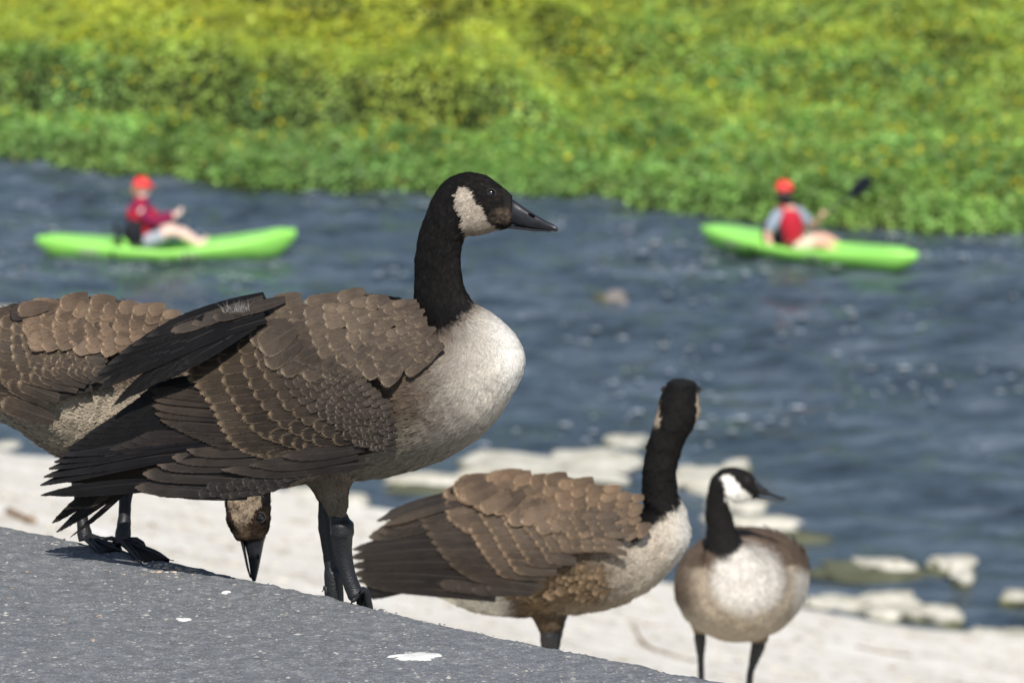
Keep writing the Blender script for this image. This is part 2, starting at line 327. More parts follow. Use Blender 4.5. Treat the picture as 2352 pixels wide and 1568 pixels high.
# ================================================================== geese
class Frame:
    """maps a bird drawn in picture units (x right, y down, d away) onto its own place, one scale for the whole bird"""
    def __init__(s, cx, cy, Y0, ref, yaw=0.):
        s.yaw = yaw
        s.o = P(cx, cy, Y0); s.cx, s.cy = cx, cy
        s.k = P(cx + 1, cy, Y0).x - s.o.x; s.kz = s.o.z - P(cx, cy + 1, Y0).z; s.sh = ray_tan(cy) * s.k / s.kz; s.base = np.array(ref)
    def A(s, p):
        p = np.array(p, float); q = s.yaw * (s.cx - p[..., 0]); p[..., 0] = s.cx + (p[..., 0] - s.cx) * (1 + np.where(q > 0, 1.5, .15) * q * s.k / s.o.y); p[..., 2] = p[..., 2] + q; p[..., 1] = p[..., 1] + s.sh * q
        return np.stack([s.o.x + (p[..., 0] - s.cx) * s.k, s.o.y + p[..., 2] * s.k, s.o.z - (p[..., 1] - s.cy) * s.kz], -1)
    def T(s, p):                                   # the point seen at x, y that lies d further away
        p = np.array(p, float); p[..., 1] = p[..., 1] + s.sh * p[..., 2]; return s.A(p)
def cr(P_, m):
    """Catmull-Rom through the rows of P_, m samples"""
    P_ = np.asarray(P_, float); n_ = len(P_); E = np.concatenate([[2 * P_[0] - P_[1]], P_, [2 * P_[-1] - P_[-2]]])
    d = np.linalg.norm(np.diff(P_[:, :3], axis=0), axis=1) + 4; cum = np.concatenate([[0], np.cumsum(d)]); u = np.linspace(0, cum[-1], m)
    i = np.clip(np.searchsorted(cum, u, 'right') - 1, 0, n_ - 2); t = ((u - cum[i]) / d[i])[:, None]
    a, b, c, e = E[i], E[i + 1], E[i + 2], E[i + 3]
    return .5 * (2 * b + (c - a) * t + (2 * a - 5 * b + 4 * c - e) * t * t + (3 * b - a - 3 * c + e) * t ** 3)
def side(A, B, wd, dep=0): return [(A[0] + B[0]) / 2, (A[1] + B[1]) / 2, dep, (A[0] - B[0]) / 2, (A[1] - B[1]) / 2, 0, 0, 0, wd]
def loft(rings, m, nseg, shape=1.0):
    """rings of centre, dorsal half-axis, side half-axis -> (m, nseg, 3) picture units"""
    Q = cr(rings, m); ph = np.linspace(0, 2 * np.pi, nseg, endpoint=False)
    c, s_ = np.cos(ph), np.sin(ph); c = np.sign(c) * np.abs(c) ** shape; s_ = np.sign(s_) * np.abs(s_) ** shape
    return Q[:, None, :3] + c[None, :, None] * Q[:, None, 3:6] + s_[None, :, None] * Q[:, None, 6:9]
def loft_mesh(name, G, mapf, mat, parent, base, cols=None, flip=False):
    m, k, _ = G.shape; V_ = np.concatenate([G.reshape(-1, 3), G[:1].mean(1), G[-1:].mean(1)])
    Fc = [tuple(f) for f in grid_faces(m, k, True)] + [(m * k, (j + 1) % k, j) for j in range(k)] + [(m * k + 1, (m - 1) * k + j, (m - 1) * k + (j + 1) % k) for j in range(k)]
    if flip: Fc = [f[::-1] for f in Fc]
    cc = None
    if cols is not None: c = cols(V_); cc = {'Col': c}
    return mesh(name, mapf(V_), Fc, mat, parent, base, cols=cc)
def tuft_mesh(name, S, mapf, mat, parent, base, colfn, count, size, width, lift, back=-1, area=None, jit=.25, m_rng=(0, 1), sizefn=None, skip=None):
    """thousands of small body feathers lying on a lofted surface, each pointing back along it"""
    m, k, _ = S.shape
    per = np.linalg.norm(np.roll(S, -1, 1) - S, axis=2).sum(1); seg = np.linalg.norm(np.gradient(S.mean(1), axis=0), axis=1)
    wgt = per * (seg + 1.5); wgt[:int(m * m_rng[0])] = 0; wgt[int(m * m_rng[1]):] = 0; wgt[-1] = 0
    i = rng.choice(m, count, p=wgt / wgt.sum()); i = np.clip(i, 1, m - 2); j = rng.integers(0, k, count); fi = rng.random(count)[:, None]; fj = rng.random(count)[:, None]; j2 = (j + 1) % k
    pos = (S[i, j] * (1 - fi) + S[i + 1, j] * fi) * (1 - fj) + (S[i, j2] * (1 - fi) + S[i + 1, j2] * fi) * fj
    t = (S[i + 1, j] - S[i, j]) * back; t /= np.linalg.norm(t, axis=1)[:, None] + 1e-9
    r = S[i, j2] - S[i, j]; r /= np.linalg.norm(r, axis=1)[:, None] + 1e-9
    nrm = np.cross(r, t); cen = S[i].mean(1); sg = np.sign((nrm * (pos - cen)).sum(1))[:, None]; nrm = nrm * sg; nrm /= np.linalg.norm(nrm, axis=1)[:, None] + 1e-9
    t = t + r * rng.normal(0, jit, (count, 1)); t /= np.linalg.norm(t, axis=1)[:, None]; r = np.cross(nrm, t)
    if skip is not None:
        kp = ~skip(pos, nrm); pos, t, r, nrm = pos[kp], t[kp], r[kp], nrm[kp]; count = len(pos)
    sz = (rng.uniform(.7, 1.3, count) * size)[:, None]
    if sizefn is not None: sz = sz * sizefn(pos)[:, None]
    W = sz * width; up = (rng.uniform(.4, 1, count) * lift)[:, None] * sz / size
    v = np.stack([pos - r * W * .35, pos + r * W * .35, pos + t * sz * .55 + r * W * .5 + nrm * up * .7, pos + t * sz * .55 - r * W * .5 + nrm * up * .7, pos + t * sz * .93 + r * W * .22 + nrm * up, pos + t * sz * .93 - r * W * .22 + nrm * up], 1)
    base_i = np.arange(count)[:, None] * 6; f = np.concatenate([base_i + np.array([0, 1, 2, 3]), base_i + np.array([3, 2, 4, 5])], 0)
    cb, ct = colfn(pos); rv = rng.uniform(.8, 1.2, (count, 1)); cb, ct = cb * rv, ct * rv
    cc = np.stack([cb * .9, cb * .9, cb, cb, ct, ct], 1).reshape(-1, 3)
    o = mesh(name, mapf(v.reshape(-1, 3)), f, mat, parent, base, cols={'Col': cc}); o['kind'] = 'stuff'; return o
def tps(pts):
    p = np.array(pts, float); n_ = len(p); x = p[:, :2] / 300; r = np.linalg.norm(x[:, None] - x[None], axis=2); K = r * r * np.log(r + 1e-9)
    Q = np.concatenate([np.ones((n_, 1)), x], 1); Mx = np.block([[K + .02 * np.eye(n_), Q], [Q.T, np.zeros((3, 3))]])
    sol = np.linalg.solve(Mx, np.concatenate([p[:, 2], [0, 0, 0]]))
    def f(X, Y):
        q = np.stack([X, Y], -1) / 300; r = np.linalg.norm(q[..., None, :] - x, axis=-1)
        return (r * r * np.log(r + 1e-9)) @ sol[:n_] + sol[n_] + q @ sol[n_ + 1:]
    return f
class Depth:
    """how far out the wing lies at each picture point: on the body, never inside it"""
    def __init__(s, fr, G, ctrl, x0, x1, y0, y1, step=8, out=5):
        s.x0, s.y0, s.st = x0, y0, step; xs = np.arange(x0, x1, step); ys = np.arange(y0, y1, step)
        X, Y = np.meshgrid(xs, ys, indexing='ij'); D = tps(ctrl)(X, Y)
        m, k, _ = G.shape; tr_ = BVHTree.FromPolygons([tuple(v) for v in G.reshape(-1, 3)], [tuple(int(a) for a in f) for f in grid_faces(m, k, True)])
        dr = Vector((0, fr.sh, 1)).normalized()
        for i in range(len(xs)):
            for j in range(len(ys)):
                h = tr_.ray_cast(Vector((xs[i], ys[j] - fr.sh * 900, -900)), dr)
                if h[0] is not None: D[i, j] = min(D[i, j], h[0].z - out)
        for _ in range(3):
            E = np.pad(D, 1, mode='edge'); D = (E[:-2, 1:-1] + E[2:, 1:-1] + E[1:-1, :-2] + E[1:-1, 2:] + 4 * D) / 8
        s.D = D
    def __call__(s, x, y):
        fx = np.clip((np.asarray(x) - s.x0) / s.st, 0, s.D.shape[0] - 1.001); fy = np.clip((np.asarray(y) - s.y0) / s.st, 0, s.D.shape[1] - 1.001)
        i, j = fx.astype(int), fy.astype(int); a, b = fx - i, fy - j; D = s.D
        return (D[i, j] * (1 - b) + D[i, j + 1] * b) * (1 - a) + (D[i + 1, j] * (1 - b) + D[i + 1, j + 1] * b) * a
NV, NU = 9, 5
_V, _U = np.meshgrid(np.array([0, .16, .32, .48, .62, .75, .86, .945, 1.0]), np.linspace(-1, 1, NU), indexing='ij')
FF = np.concatenate([grid_faces(NV, NU)], 0)
class Feathers:
    def __init__(s, depth): s.L = []; s.depth = depth
    def add(s, tx, ty, ang, L, W, col, rim, lift=0, bend=0, point=0, rise=2.6, tilt=.9, flat=None, camber=.5):
        lift = lift * .42; col = np.array(col) * .62; rim = np.array(rim) * .60
        a = math.radians(ang); dx, dy = math.cos(a), math.sin(a); nx, ny = -dy, dx
        prof = (.55 + .45 * np.sin(np.clip(_V / .55, 0, 1) * np.pi / 2)); tv = np.clip((_V - .70) / .30, 0, 1)
        prof = prof * ((1 - tv ** 2.2) ** .5 * (1 - point) + (1 - tv) ** .8 * point); prof = np.where(_V >= 1, .10, prof)
        al = (_V - 1) * L; la = _U * prof * W * .5 + bend * (_V - 1) ** 2
        x = tx + dx * al + nx * la; y = ty + dy * al + ny * la
        base = s.depth(x, y) if flat is None else flat(x, y)
        d = base - lift - rise * _V + tilt * _U + camber * (_U ** 2) * prof
        s.L.append((L * W, np.stack([x, y, d], -1).reshape(-1, 3), np.array(col), np.array(rim)))
    def row(s, pts, n, ang, L, W, col, rim, lift=0, bend=0, point=0, jit=1., rise=2.6, tilt=.9, var=.15, **kw):
        q = cr([(a, b, 0) for a, b in pts], n)
        for i in range(n):
            t = i / max(1, n - 1); g = lambda v: v if not isinstance(v, (tuple, list)) else v[0] * (1 - t) + v[1] * t
            cc = (np.array(col[0]) * (1 - t) + np.array(col[1]) * t) if isinstance(col[0], (tuple, list)) else np.array(col)
            s.add(q[i, 0] + random.uniform(-2, 2) * jit, q[i, 1] + random.uniform(-1.5, 1.5) * jit, g(ang) + random.uniform(-5, 5) * jit, g(L) * random.uniform(1 - .08 * jit, 1 + .08 * jit), g(W) * random.uniform(1 - .08 * jit, 1 + .1 * jit),
                  cc * random.uniform(1 - var, 1 + var), np.array(rim) * random.uniform(1 - var, 1 + var), g(lift) + random.uniform(-1, 1) * .35, g(bend), point, rise, tilt, **kw)
    def build(s, fr, parent, base, limit=290, name='feather', barbs=30):
        s.L.sort(key=lambda q: -q[0]); Vb = []; Cb = []
        for sz_, v, c, r in s.L:
            g_ = v.reshape(NV, NU, 3); nb_ = int(barbs * min(1.6, max(.5, (sz_ / 2000) ** .5)))
            if r.sum() < .12: nb_ //= 2
            ax = g_[-1, 2] - g_[-3, 2]; ax /= np.linalg.norm(ax) + 1e-6
            for _ in range(nb_):
                e_ = rng.random(); sd = 0 if rng.random() < .5 else NU - 1; i_ = 4 + int(e_ * 4); f_ = rng.random(); p0 = g_[i_, sd] * (1 - f_) + g_[min(i_ + 1, NV - 1), sd] * f_
                out = p0 - g_[i_, 2]; out /= np.linalg.norm(out) + 1e-6; dr = ax * 1.0 + out * rng.uniform(.1, .55); dr /= np.linalg.norm(dr); pr = np.cross(dr, [0, 0, 1.]); L_ = rng.uniform(2.5, 8)
                p0 = p0 - dr * 3 - np.array([0, 0, .8]); Vb += [p0 + pr * .7, p0 - pr * .7, p0 + dr * (L_ + 3)]; Cb += [r * .8, r * .8, r * 1.05] if e_ > .25 else [c, c, (c + r) * .5]
        if Vb:
            o = mesh('feather_barbs', fr.T(np.array(Vb)), np.arange(len(Vb)).reshape(-1, 3), M['tuft'], parent, base, cols={'Col': np.array(Cb)}); o['kind'] = 'stuff'
        uv = np.stack([(_U + 1) / 2, _V], -1).reshape(-1, 2)
        for _, v, c, r in s.L[:limit]:
            mesh(name, fr.T(v), FF, M['feather'], parent, base, cols={'Col': c, 'Rim': r}, uv=uv)
        rest = s.L[limit:]
        if rest:
            k = NV * NU; v = np.concatenate([q[1] for q in rest]); f = np.concatenate([FF + i * k for i in range(len(rest))])
            o = mesh('small_coverts', fr.T(v), f, M['feather'], parent, base, cols={'Col': np.repeat([q[2] for q in rest], k, 0), 'Rim': np.repeat([q[3] for q in rest], k, 0)}, uv=np.tile(uv, (len(rest), 1)))
            o['kind'] = 'stuff'
def tube_rings(chain):
    """chain of (x, y, d, r) -> loft rings with round sections square to the path"""
    c = np.array(chain, float); p = c[:, :3]; t = np.gradient(p, axis=0); t /= np.linalg.norm(t, axis=1)[:, None]; out = []
    ref = np.array([1., 0, 0]) if abs(t[0, 0]) < .8 else np.array([0, 0, 1.])
    for i in range(len(c)):
        v = ref - t[i] * (ref @ t[i]); v /= np.linalg.norm(v); u = np.cross(t[i], v); ref = v
        out.append(list(p[i]) + list(v * c[i, 3]) + list(u * c[i, 3]))
    return out
def make_leg(fr, root, base, chain, heading, toe=.078, thigh=None, rad=None, back=True, web=True):
    """tarsus chain in picture units; the last point is snapped to the ground; the webbed foot lies on the slope"""
    W0 = fr.T(np.array(chain)[:, :3]); r = np.array(chain)[:, 3] * fr.k
    gnd = lambda x, y: float(max(bank_z(np.array([x]), np.array([y]))[0], (path_bump([x], [y])[0] if s_of(x, y) < .02 else -9)))
    e = W0[-1]; gz = gnd(e[0], e[1]); W0[-1, 2] = gz + r[-1] * .8
    G = loft(tube_rings([list(a) + [b] for a, b in zip(W0, r)]), 34, 16)
    d = np.linspace(0, 1, 34)[:, None, None]; cen = G.mean(1, keepdims=True); G = cen + (G - cen) * (1 + .035 * vn(G * 1, 260, 41)[..., None] + .02 * np.sin(d * 160))
    leg = loft_mesh('leg', G, lambda v: v, M['leg'], root, base)
    a = W0[-1]; V_ = []; F_ = []; tips = []
    for k_, da in enumerate((-27, 0, 27) + ((165,) if back else ())):
        th = R(heading + da); L = toe * (1.0, 1.12, 1.0, .32)[k_]; ch = []
        for q in (0, .33, .66, .92, 1.0):
            x = a[0] + math.cos(th) * L * q; y = a[1] + math.sin(th) * L * q; rr = r[-1] * (.62, .45, .40, .30, .08)[int(q * 4.4)] if q < .95 else r[-1] * .08
            if k_ == 3: rr *= .7
            z = gnd(x, y) + rr * 1.0 + (.35 * r[-1] * (1 - q) ** 2) + (a[2] - gnd(a[0], a[1])) * .3 * (1 - q); ch.append((x, y, z, rr))
        g_ = loft(tube_rings(ch), 14, 8); b = len(V_); V_ += g_.reshape(-1, 3).tolist(); F_ += [tuple(int(w_) + b for w_ in f) for f in grid_faces(14, 8, True)]
        if k_ < 3: tips.append(np.array(ch)[:, :3])
    foot = mesh('foot', V_, F_, M['leg'], leg, base)
    if web:
        V_ = []; F_ = []
        for A_, B_ in ((tips[0], tips[1]), (tips[1], tips[2])):
            for top in (0, 1):
                b = len(V_)
                for i in range(4):
                    for j in range(5):
                        q = A_[i] * (1 - j / 4) + B_[i] * (j / 4) + (a - A_[i] * (1 - j / 4) - B_[i] * (j / 4)) * (.10 * math.sin(j / 4 * math.pi) * (i == 3)); V_.append((q[0], q[1], q[2] + .0012 * top - .001))
                F_ += [tuple((b + w_ for w_ in (f if top else f[::-1]))) for f in grid_faces(4, 5).tolist()]
        mesh('web', V_, F_, M['leg'], leg, base)
    return leg
def make_bill(fr, root, base, upper, lower, nostril=None, T=False):
    mp = fr.T if T else fr.A
    b = loft_mesh('bill', loft(upper, 22, 18), mp, M['bill'], root, base)
    if lower: loft_mesh('lower_mandible', loft(lower, 18, 14), mp, M['bill'], b, base)
    if nostril:
        x, y, d, rx, ry, an = nostril; c = [(x + math.cos(R(an)) * rx * math.cos(q) - math.sin(R(an)) * ry * math.sin(q), y + math.sin(R(an)) * rx * math.cos(q) + math.cos(R(an)) * ry * math.sin(q)) for q in np.arange(12) * math.pi / 6]
        v = [(p[0], p[1], d - .6) for p in c] + [(p[0], p[1], d + 3) for p in c]
        mesh('nostril', fr.T(v), [tuple(range(12))[::-1]] + [(i, (i + 1) % 12, 12 + (i + 1) % 12, 12 + i) for i in range(12)], M['black'], b, base)
    return b
M['black'] = plain('matte_black', (.004, .004, .004), .9, .1)
M['lid'] = plain('eyelid', (.03, .026, .022), .7, .3)
def make_eye(fr, root, base, c, r, mapf):
    q = mapf(np.array([c]))[0]; bm = bmesh.new(); bmesh.ops.create_uvsphere(bm, u_segments=20, v_segments=12, radius=r * fr.k)
    me = bpy.data.meshes.new('eye'); bm.to_mesh(me); bm.free(); me.polygons.foreach_set('use_smooth', np.ones(len(me.polygons), bool)); me.materials.append(M['eye'])
    o = bpy.data.objects.new('eye', me); COL.objects.link(o); o.parent = root; o.location = Vector(q) - Vector(base)
    th = np.linspace(0, 2 * np.pi, 21)[:-1]; ring = [[c[0] + 1.12 * r * math.cos(a), c[1] + .98 * r * math.sin(a), c[2] - r * .42, r * .17] for a in th]
    G = []
    for a, p_ in zip(th, ring):
        u = np.array([math.cos(a), math.sin(a), 0]) * p_[3]; v = np.array([0, 0, 1.]) * p_[3]
        G.append([np.array(p_[:3]) + u * math.cos(b) + v * math.sin(b) for b in np.linspace(0, 2 * np.pi, 8, endpoint=False)])
    G = np.array(G + [G[0]]); mesh('eyelid', mapf(G.reshape(-1, 3)), grid_faces(21, 8, True), M['lid'], o, q)
    return o
BLK = np.array((.0085, .0078, .0075)); BRN = np.array((.105, .075, .052)); TAN = np.array((.34, .27, .195)); CREAM = np.array((.62, .575, .50)); WHT = np.array((.72, .70, .66))
def inpoly(x, y, poly):
    ins = np.zeros(len(x), bool); n_ = len(poly)
    for i in range(n_):
        x1, y1 = poly[i]; x2, y2 = poly[(i + 1) % n_]
        c = ((y1 > y) != (y2 > y)) & (x < (x2 - x1) * (y - y1) / (y2 - y1 + 1e-9) + x1); ins ^= c
    return ins
def polymask(p, poly, soft):
    """1 inside, noisy border"""
    x = p[:, 0] + soft * vn(p, .11, 51); y = p[:, 1] + soft * vn(p, .11, 52); return inpoly(x, y, poly).astype(float)
# ------------------------------------------------------------------ main goose
fr = Frame(800, 1000, 5.53, (0, 0, 0), .60); base = np.array(P(800, 1388, 5.53)); base[2] = 0
g1 = empty('goose', base, label='large goose in sharp focus standing in profile at the asphalt edge with one wing drooped', cat='goose', group='geese beside the river')
rings = [side((300, 1085), (320, 1112), 22), side((400, 1015), (430, 1120), 62), side((520, 880), (550, 1112), 112), side((640, 745), (670, 1108), 150), side((750, 692), (785, 1104), 172), side((850, 682), (900, 1088), 178),
         side((915, 694), (1020, 1052), 172), side((940, 712), (1115, 992), 158), side((950, 732), (1178, 908), 130), side((956, 748), (1207, 838), 104), side((957, 745), (1190, 782), 84), side((954, 728), (1140, 733), 66),
         side((953, 702), (1088, 698), 54), side((955, 650), (1066, 655), 47), side((957, 600), (1061, 604), 45), side((966, 548), (1066, 566), 45), side((984, 494), (1076, 552), 46), side((1006, 450), (1092, 551), 47),
         side((1040, 420), (1114, 548), 46), side((1082, 411), (1138, 543), 43), side((1122, 422), (1157, 540), 37), side((1154, 444), (1169, 537), 29), side((1178, 466), (1176, 534), 20)]
G = loft(rings, 220, 72)
nz = vn(G, .05, 61) * 1.6 + vn(G, .14, 62) * .8; cen = G.mean(1, keepdims=True); dv = G - cen; dv /= np.linalg.norm(dv, axis=2, keepdims=True) + 1e-6; G = G + dv * nz[..., None]
PATCH = [(1056, 437), (1072, 437), (1082, 443), (1102, 470), (1118, 497), (1123, 514), (1140, 528), (1156, 538), (1120, 556), (1078, 560), (1069, 540), (1063, 508), (1052, 475), (1047, 452)]
def col_main(p, W=WHT):
    x, y, d = p[:, 0], p[:, 1], p[:, 2]; nn = vn(p, .06, 3); n2 = vn(p, .2, 4)
    c = mix((.115, .085, .062), CREAM * .90, ss(950, 1165, x + .12 * (y - 850) + 16 * nn + 8 * n2)); c = mix(c, WHT, ss(1110, 1190, x - .25 * (y - 800)))
    low = ss(905, 985, y + 12 * nn); c = mix(c, mix((.27, .235, .185), (.38, .345, .29), ss(950, 1150, x)), low * ss(600, 900, x))
    c = mix(c, (.105, .078, .055), ss(960, 900, x) * ss(960, 840, y))
    nb = ss(12, -12, y - (795 - (x - 950) * .70) + 9 * n2 + 7 * nn) * (x > 900); c = mix(c, (.15, .11, .08), .75 * ss(36, 0, y - (795 - (x - 950) * .70) + 15 * n2) * (x > 930) * (1 - nb)); c = mix(c, BLK, nb)
    pm = polymask(p, PATCH, 6); pc = mix((.43, .37, .30), (.31, .25, .19), ss(500, 545, y)); pc = pc * (1 + .25 * n2[:, None]); c = mix(c, pc, pm)
    lore = ss(26, 10, np.hypot((x - 1152) * .85, y - 506)) * (.45 + .5 * n2); c = mix(c, (.17, .125, .09), np.clip(lore, 0, 1) * (y < 560) * (x > 1120))
    thr = ss(545, 553, y) * ss(1070, 1080, x) * ss(1175, 1160, x) * (y < 575); c = mix(c, (.30, .235, .17), thr)
    c = mix(c, (.035, .027, .022), .3 * ss(.1, .5, n2) * (y < 700) * (1 - pm))
    return c
body = loft_mesh('body', G, fr.A, M['skin'], g1, base, cols=col_main)
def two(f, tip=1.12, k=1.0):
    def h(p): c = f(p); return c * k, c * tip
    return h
def sk(pos, nrm): return ((pos[:, 0] < 880) & (nrm[:, 2] < -.2) & (pos[:, 1] < 1040)) | ((pos[:, 0] < 560)) | (nrm[:, 2] > .75)
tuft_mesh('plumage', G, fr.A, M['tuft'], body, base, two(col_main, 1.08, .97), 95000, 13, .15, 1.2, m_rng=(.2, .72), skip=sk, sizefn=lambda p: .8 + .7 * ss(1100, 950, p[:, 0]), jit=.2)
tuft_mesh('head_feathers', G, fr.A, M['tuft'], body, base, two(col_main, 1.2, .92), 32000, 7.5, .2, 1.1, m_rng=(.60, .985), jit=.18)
# scalloped flank feathers ahead of the wing
def flank(p): c = col_main(p); return c * .92, np.minimum(c * 1.22, .6)
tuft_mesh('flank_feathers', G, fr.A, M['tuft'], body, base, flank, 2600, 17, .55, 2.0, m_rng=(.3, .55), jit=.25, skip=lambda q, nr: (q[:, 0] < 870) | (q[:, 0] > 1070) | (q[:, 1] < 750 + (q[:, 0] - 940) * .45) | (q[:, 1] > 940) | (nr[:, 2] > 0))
dm = Depth(fr, G, [(750, 690, -75), (750, 740, -135), (750, 800, -180), (750, 900, -212), (750, 1000, -214), (750, 1060, -196), (900, 700, -60), (900, 760, -130), (890, 850, -180), (880, 950, -212), (890, 1030, -200), (560, 740, -62), (560, 800, -112), (560, 900, -172), (560, 1000, -190), (560, 1100, -176),
    (400, 880, -120), (400, 1000, -160), (400, 1110, -166), (250, 960, -120), (250, 1080, -146), (110, 1110, -126), (1000, 750, -110), (1000, 850, -160), (100, 1150, -120), (980, 1000, -180)], 60, 1080, 640, 1230)
wing = loft_mesh('wing', loft([side((906, 945), (900, 995), 8, -196), side((872, 900), (872, 1035), 16, -192), side((800, 840), (800, 1050), 20, -188), side((700, 850), (700, 1070), 18, -170), side((580, 880), (580, 1085), 16, -148), side((480, 950), (480, 1115), 12, -134), side((380, 1000), (380, 1118), 8, -130), side((260, 1000), (260, 1115), 6, -122), side((150, 1078), (150, 1110), 3, -108)], 60, 32), fr.T, plain('wing_down', (.03, .024, .018), .9, .1), g1, base)
F1 = Feathers(dm)
PRI = ((.020, .017, .017), (.013, .012, .013)); TRIM = (.036, .032, .032); SEC = ((.052, .040, .031), (.036, .029, .026)); COV = (.075, .056, .04); CRIM = (.30, .22, .145); SC = (.165, .122, .084); SRIM = (.46, .36, .25)
F1.row([(346, 893), (318, 918), (288, 942), (255, 965), (222, 987), (190, 1012), (165, 1032)], 11, (172, 164), (230, 300), (38, 34), (.0095, .0088, .009), (.018, .017, .018), lift=-9, bend=(4, -18), jit=.4, point=.35)
F1.row([(148, 1047), (130, 1066), (114, 1090), (101, 1117)], 5, (168, 163), (370, 400), (34, 32), PRI[1], TRIM, lift=(-4, 2), bend=(-34, -44), point=.6, jit=.25, tilt=5)
F1.row([(103, 1141), (122, 1142), (150, 1130)], 3, (170, 176), (350, 330), 25, PRI[1], TRIM, lift=(-1, -4), bend=(-30, -10), point=.6, jit=.2)
F1.row([(352, 894), (356, 920), (362, 946), (378, 966), (420, 986), (462, 1006), (500, 1022)], 12, (186, 178), (210, 190), (26, 24), SEC, (.085, .065, .048), lift=(1, 3), bend=(-6, 6), jit=.5, tilt=3.5)
F1.row([(330, 1000), (300, 1016), (262, 1030), (240, 1044)], 5, (180, 172), (260, 280), 30, (.030, .024, .022), (.045, .038, .034), lift=0, bend=(-14, -22), jit=.4)
F1.row([(436, 1030), (404, 1048), (366, 1066), (332, 1092), (317, 1120)], 5, (181, 184), (205, 260), (38, 34), ((.060, .048, .040), (.040, .034, .031)), (.13, .10, .08), lift=(6, 5), bend=(6, 2), jit=.3, tilt=4)
F1.row([(345, 1128), (420, 1133), (470, 1130), (520, 1122)], 4, (184, 176), (180, 150), 26, (.042, .035, .031), (.10, .08, .065), lift=4, jit=.4)
F1.row([(500, 768), (478, 798), (455, 830), (436, 863), (458, 893), (480, 920), (498, 950), (508, 975), (522, 1000), (545, 1024), (585, 1040), (640, 1048)], 21, (168, 176), (150, 150), (30, 27), ((.082, .060, .041), (.048, .038, .030)), CRIM, lift=9, jit=.6)
F1.row([(530, 742), (508, 762), (497, 784), (502, 812), (508, 842), (519, 885), (540, 920), (566, 964), (600, 992), (650, 1010), (700, 1022)], 17, (168, 178), (105, 110), (33, 32), ((.070, .050, .034), (.042, .033, .026)), CRIM, lift=14, jit=.7)
F1.row([(538, 744), (548, 790), (562, 850), (580, 888), (602, 925), (632, 958), (672, 985), (725, 1008)], 13, (166, 178), (90, 90), (34, 32), ((.078, .057, .039), (.044, .035, .028)), CRIM, lift=18, jit=.8)
F1.row([(575, 762), (588, 815), (606, 856), (632, 890), (655, 928), (690, 955), (730, 980), (770, 1008)], 13, (164, 178), (78, 70), (33, 28), ((.088, .064, .045), (.048, .038, .031)), CRIM, lift=22, jit=1)
A_ = [(612, 790), (628, 838), (652, 868), (676, 902), (706, 930), (748, 955), (790, 985), (815, 1012)]; B_ = [(700, 838), (756, 850), (806, 868), (848, 900), (876, 930), (893, 962), (898, 998), (884, 1026)]
for k_ in range(10):
    t = (k_ / 9.) ** .9; q = [(a[0] * (1 - t) + b[0] * t, a[1] * (1 - t) + b[1] * t) for a, b in zip(A_, B_)]
    F1.row(q, int(13 + 7 * t), (150 - 8 * t, 186 - 6 * t), (62 - 34 * t, 46 - 24 * t), (31 - 15 * t, 25 - 11 * t), ((.088, .065, .047), (.044, .036, .032)), (.225 - .03 * t, .18 - .02 * t, .14 - .01 * t), lift=25 + 1.0 * k_, rise=3.5, tilt=1.5, jit=2.0, var=.2)
F1.add(515, 1078, 181, 330, 40, (.048, .039, .034), (.11, .088, .07), lift=13, bend=22, point=.9, rise=4, tilt=3)
F1.add(580, 1067, 178, 250, 36, (.055, .045, .039), (.12, .095, .075), lift=17, bend=14, point=.9, rise=4)
F1.add(655, 1046, 177, 190, 30, (.060, .050, .044), (.13, .10, .08), lift=20, bend=8, point=.6, rise=4)
for xs_, ys_, n_, l_ in (((462, 540, 600, 640), (1135, 1135, 1128, 1112), 9, 12), ((480, 550, 610, 660), (1120, 1120, 1112, 1100), 9, 14), ((540, 600, 650, 705), (1108, 1104, 1098, 1085), 8, 14)):
    F1.row(list(zip(xs_, ys_)), n_, (176, 160), 42, 20, (.040, .034, .032), (.15, .125, .105), lift=l_, jit=1.6)
# scapulars and mantle on top
Lx = [(566, 728, 600, 800), (596, 716, 622, 838), (630, 708, 655, 858), (664, 702, 700, 862), (702, 698, 752, 862), (740, 695, 798, 858), (778, 693, 842, 862), (814, 693, 880, 872), (846, 695, 908, 870), (876, 698, 936, 858), (902, 704, 962, 846), (924, 711, 984, 830), (938, 722, 1002, 812)]
for k_, (xa, ya, xb, yb) in enumerate(Lx):
    t = k_ / 12; W = 52 - 32 * t; n_ = int(round(math.hypot(xb - xa, yb - ya) / (W * .60))) + 1; yo = W * .3 * (k_ % 2); ya += yo; yb += yo * (.6 if k_ > 2 else .2); mid = ((xa + xb) / 2 - 8, (ya + yb) / 2)
    F1.row([(xa, ya), mid, (xb, yb)], n_, (178 - 8 * t, 156 - 12 * t), (104 - 70 * t, 92 - 60 * t), (W * .8, W), ((.150, .113, .082), (.105, .080, .060)), (.33, .255, .18), lift=(12 + .8 * k_ - max(0, k_ - 7) * 2.6, 40 - 1.6 * k_ - max(0, k_ - 7) * 2.8), rise=2.6, tilt=1.0, jit=2.9, var=.15)
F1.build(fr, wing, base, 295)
print('main feathers', len(F1.L))
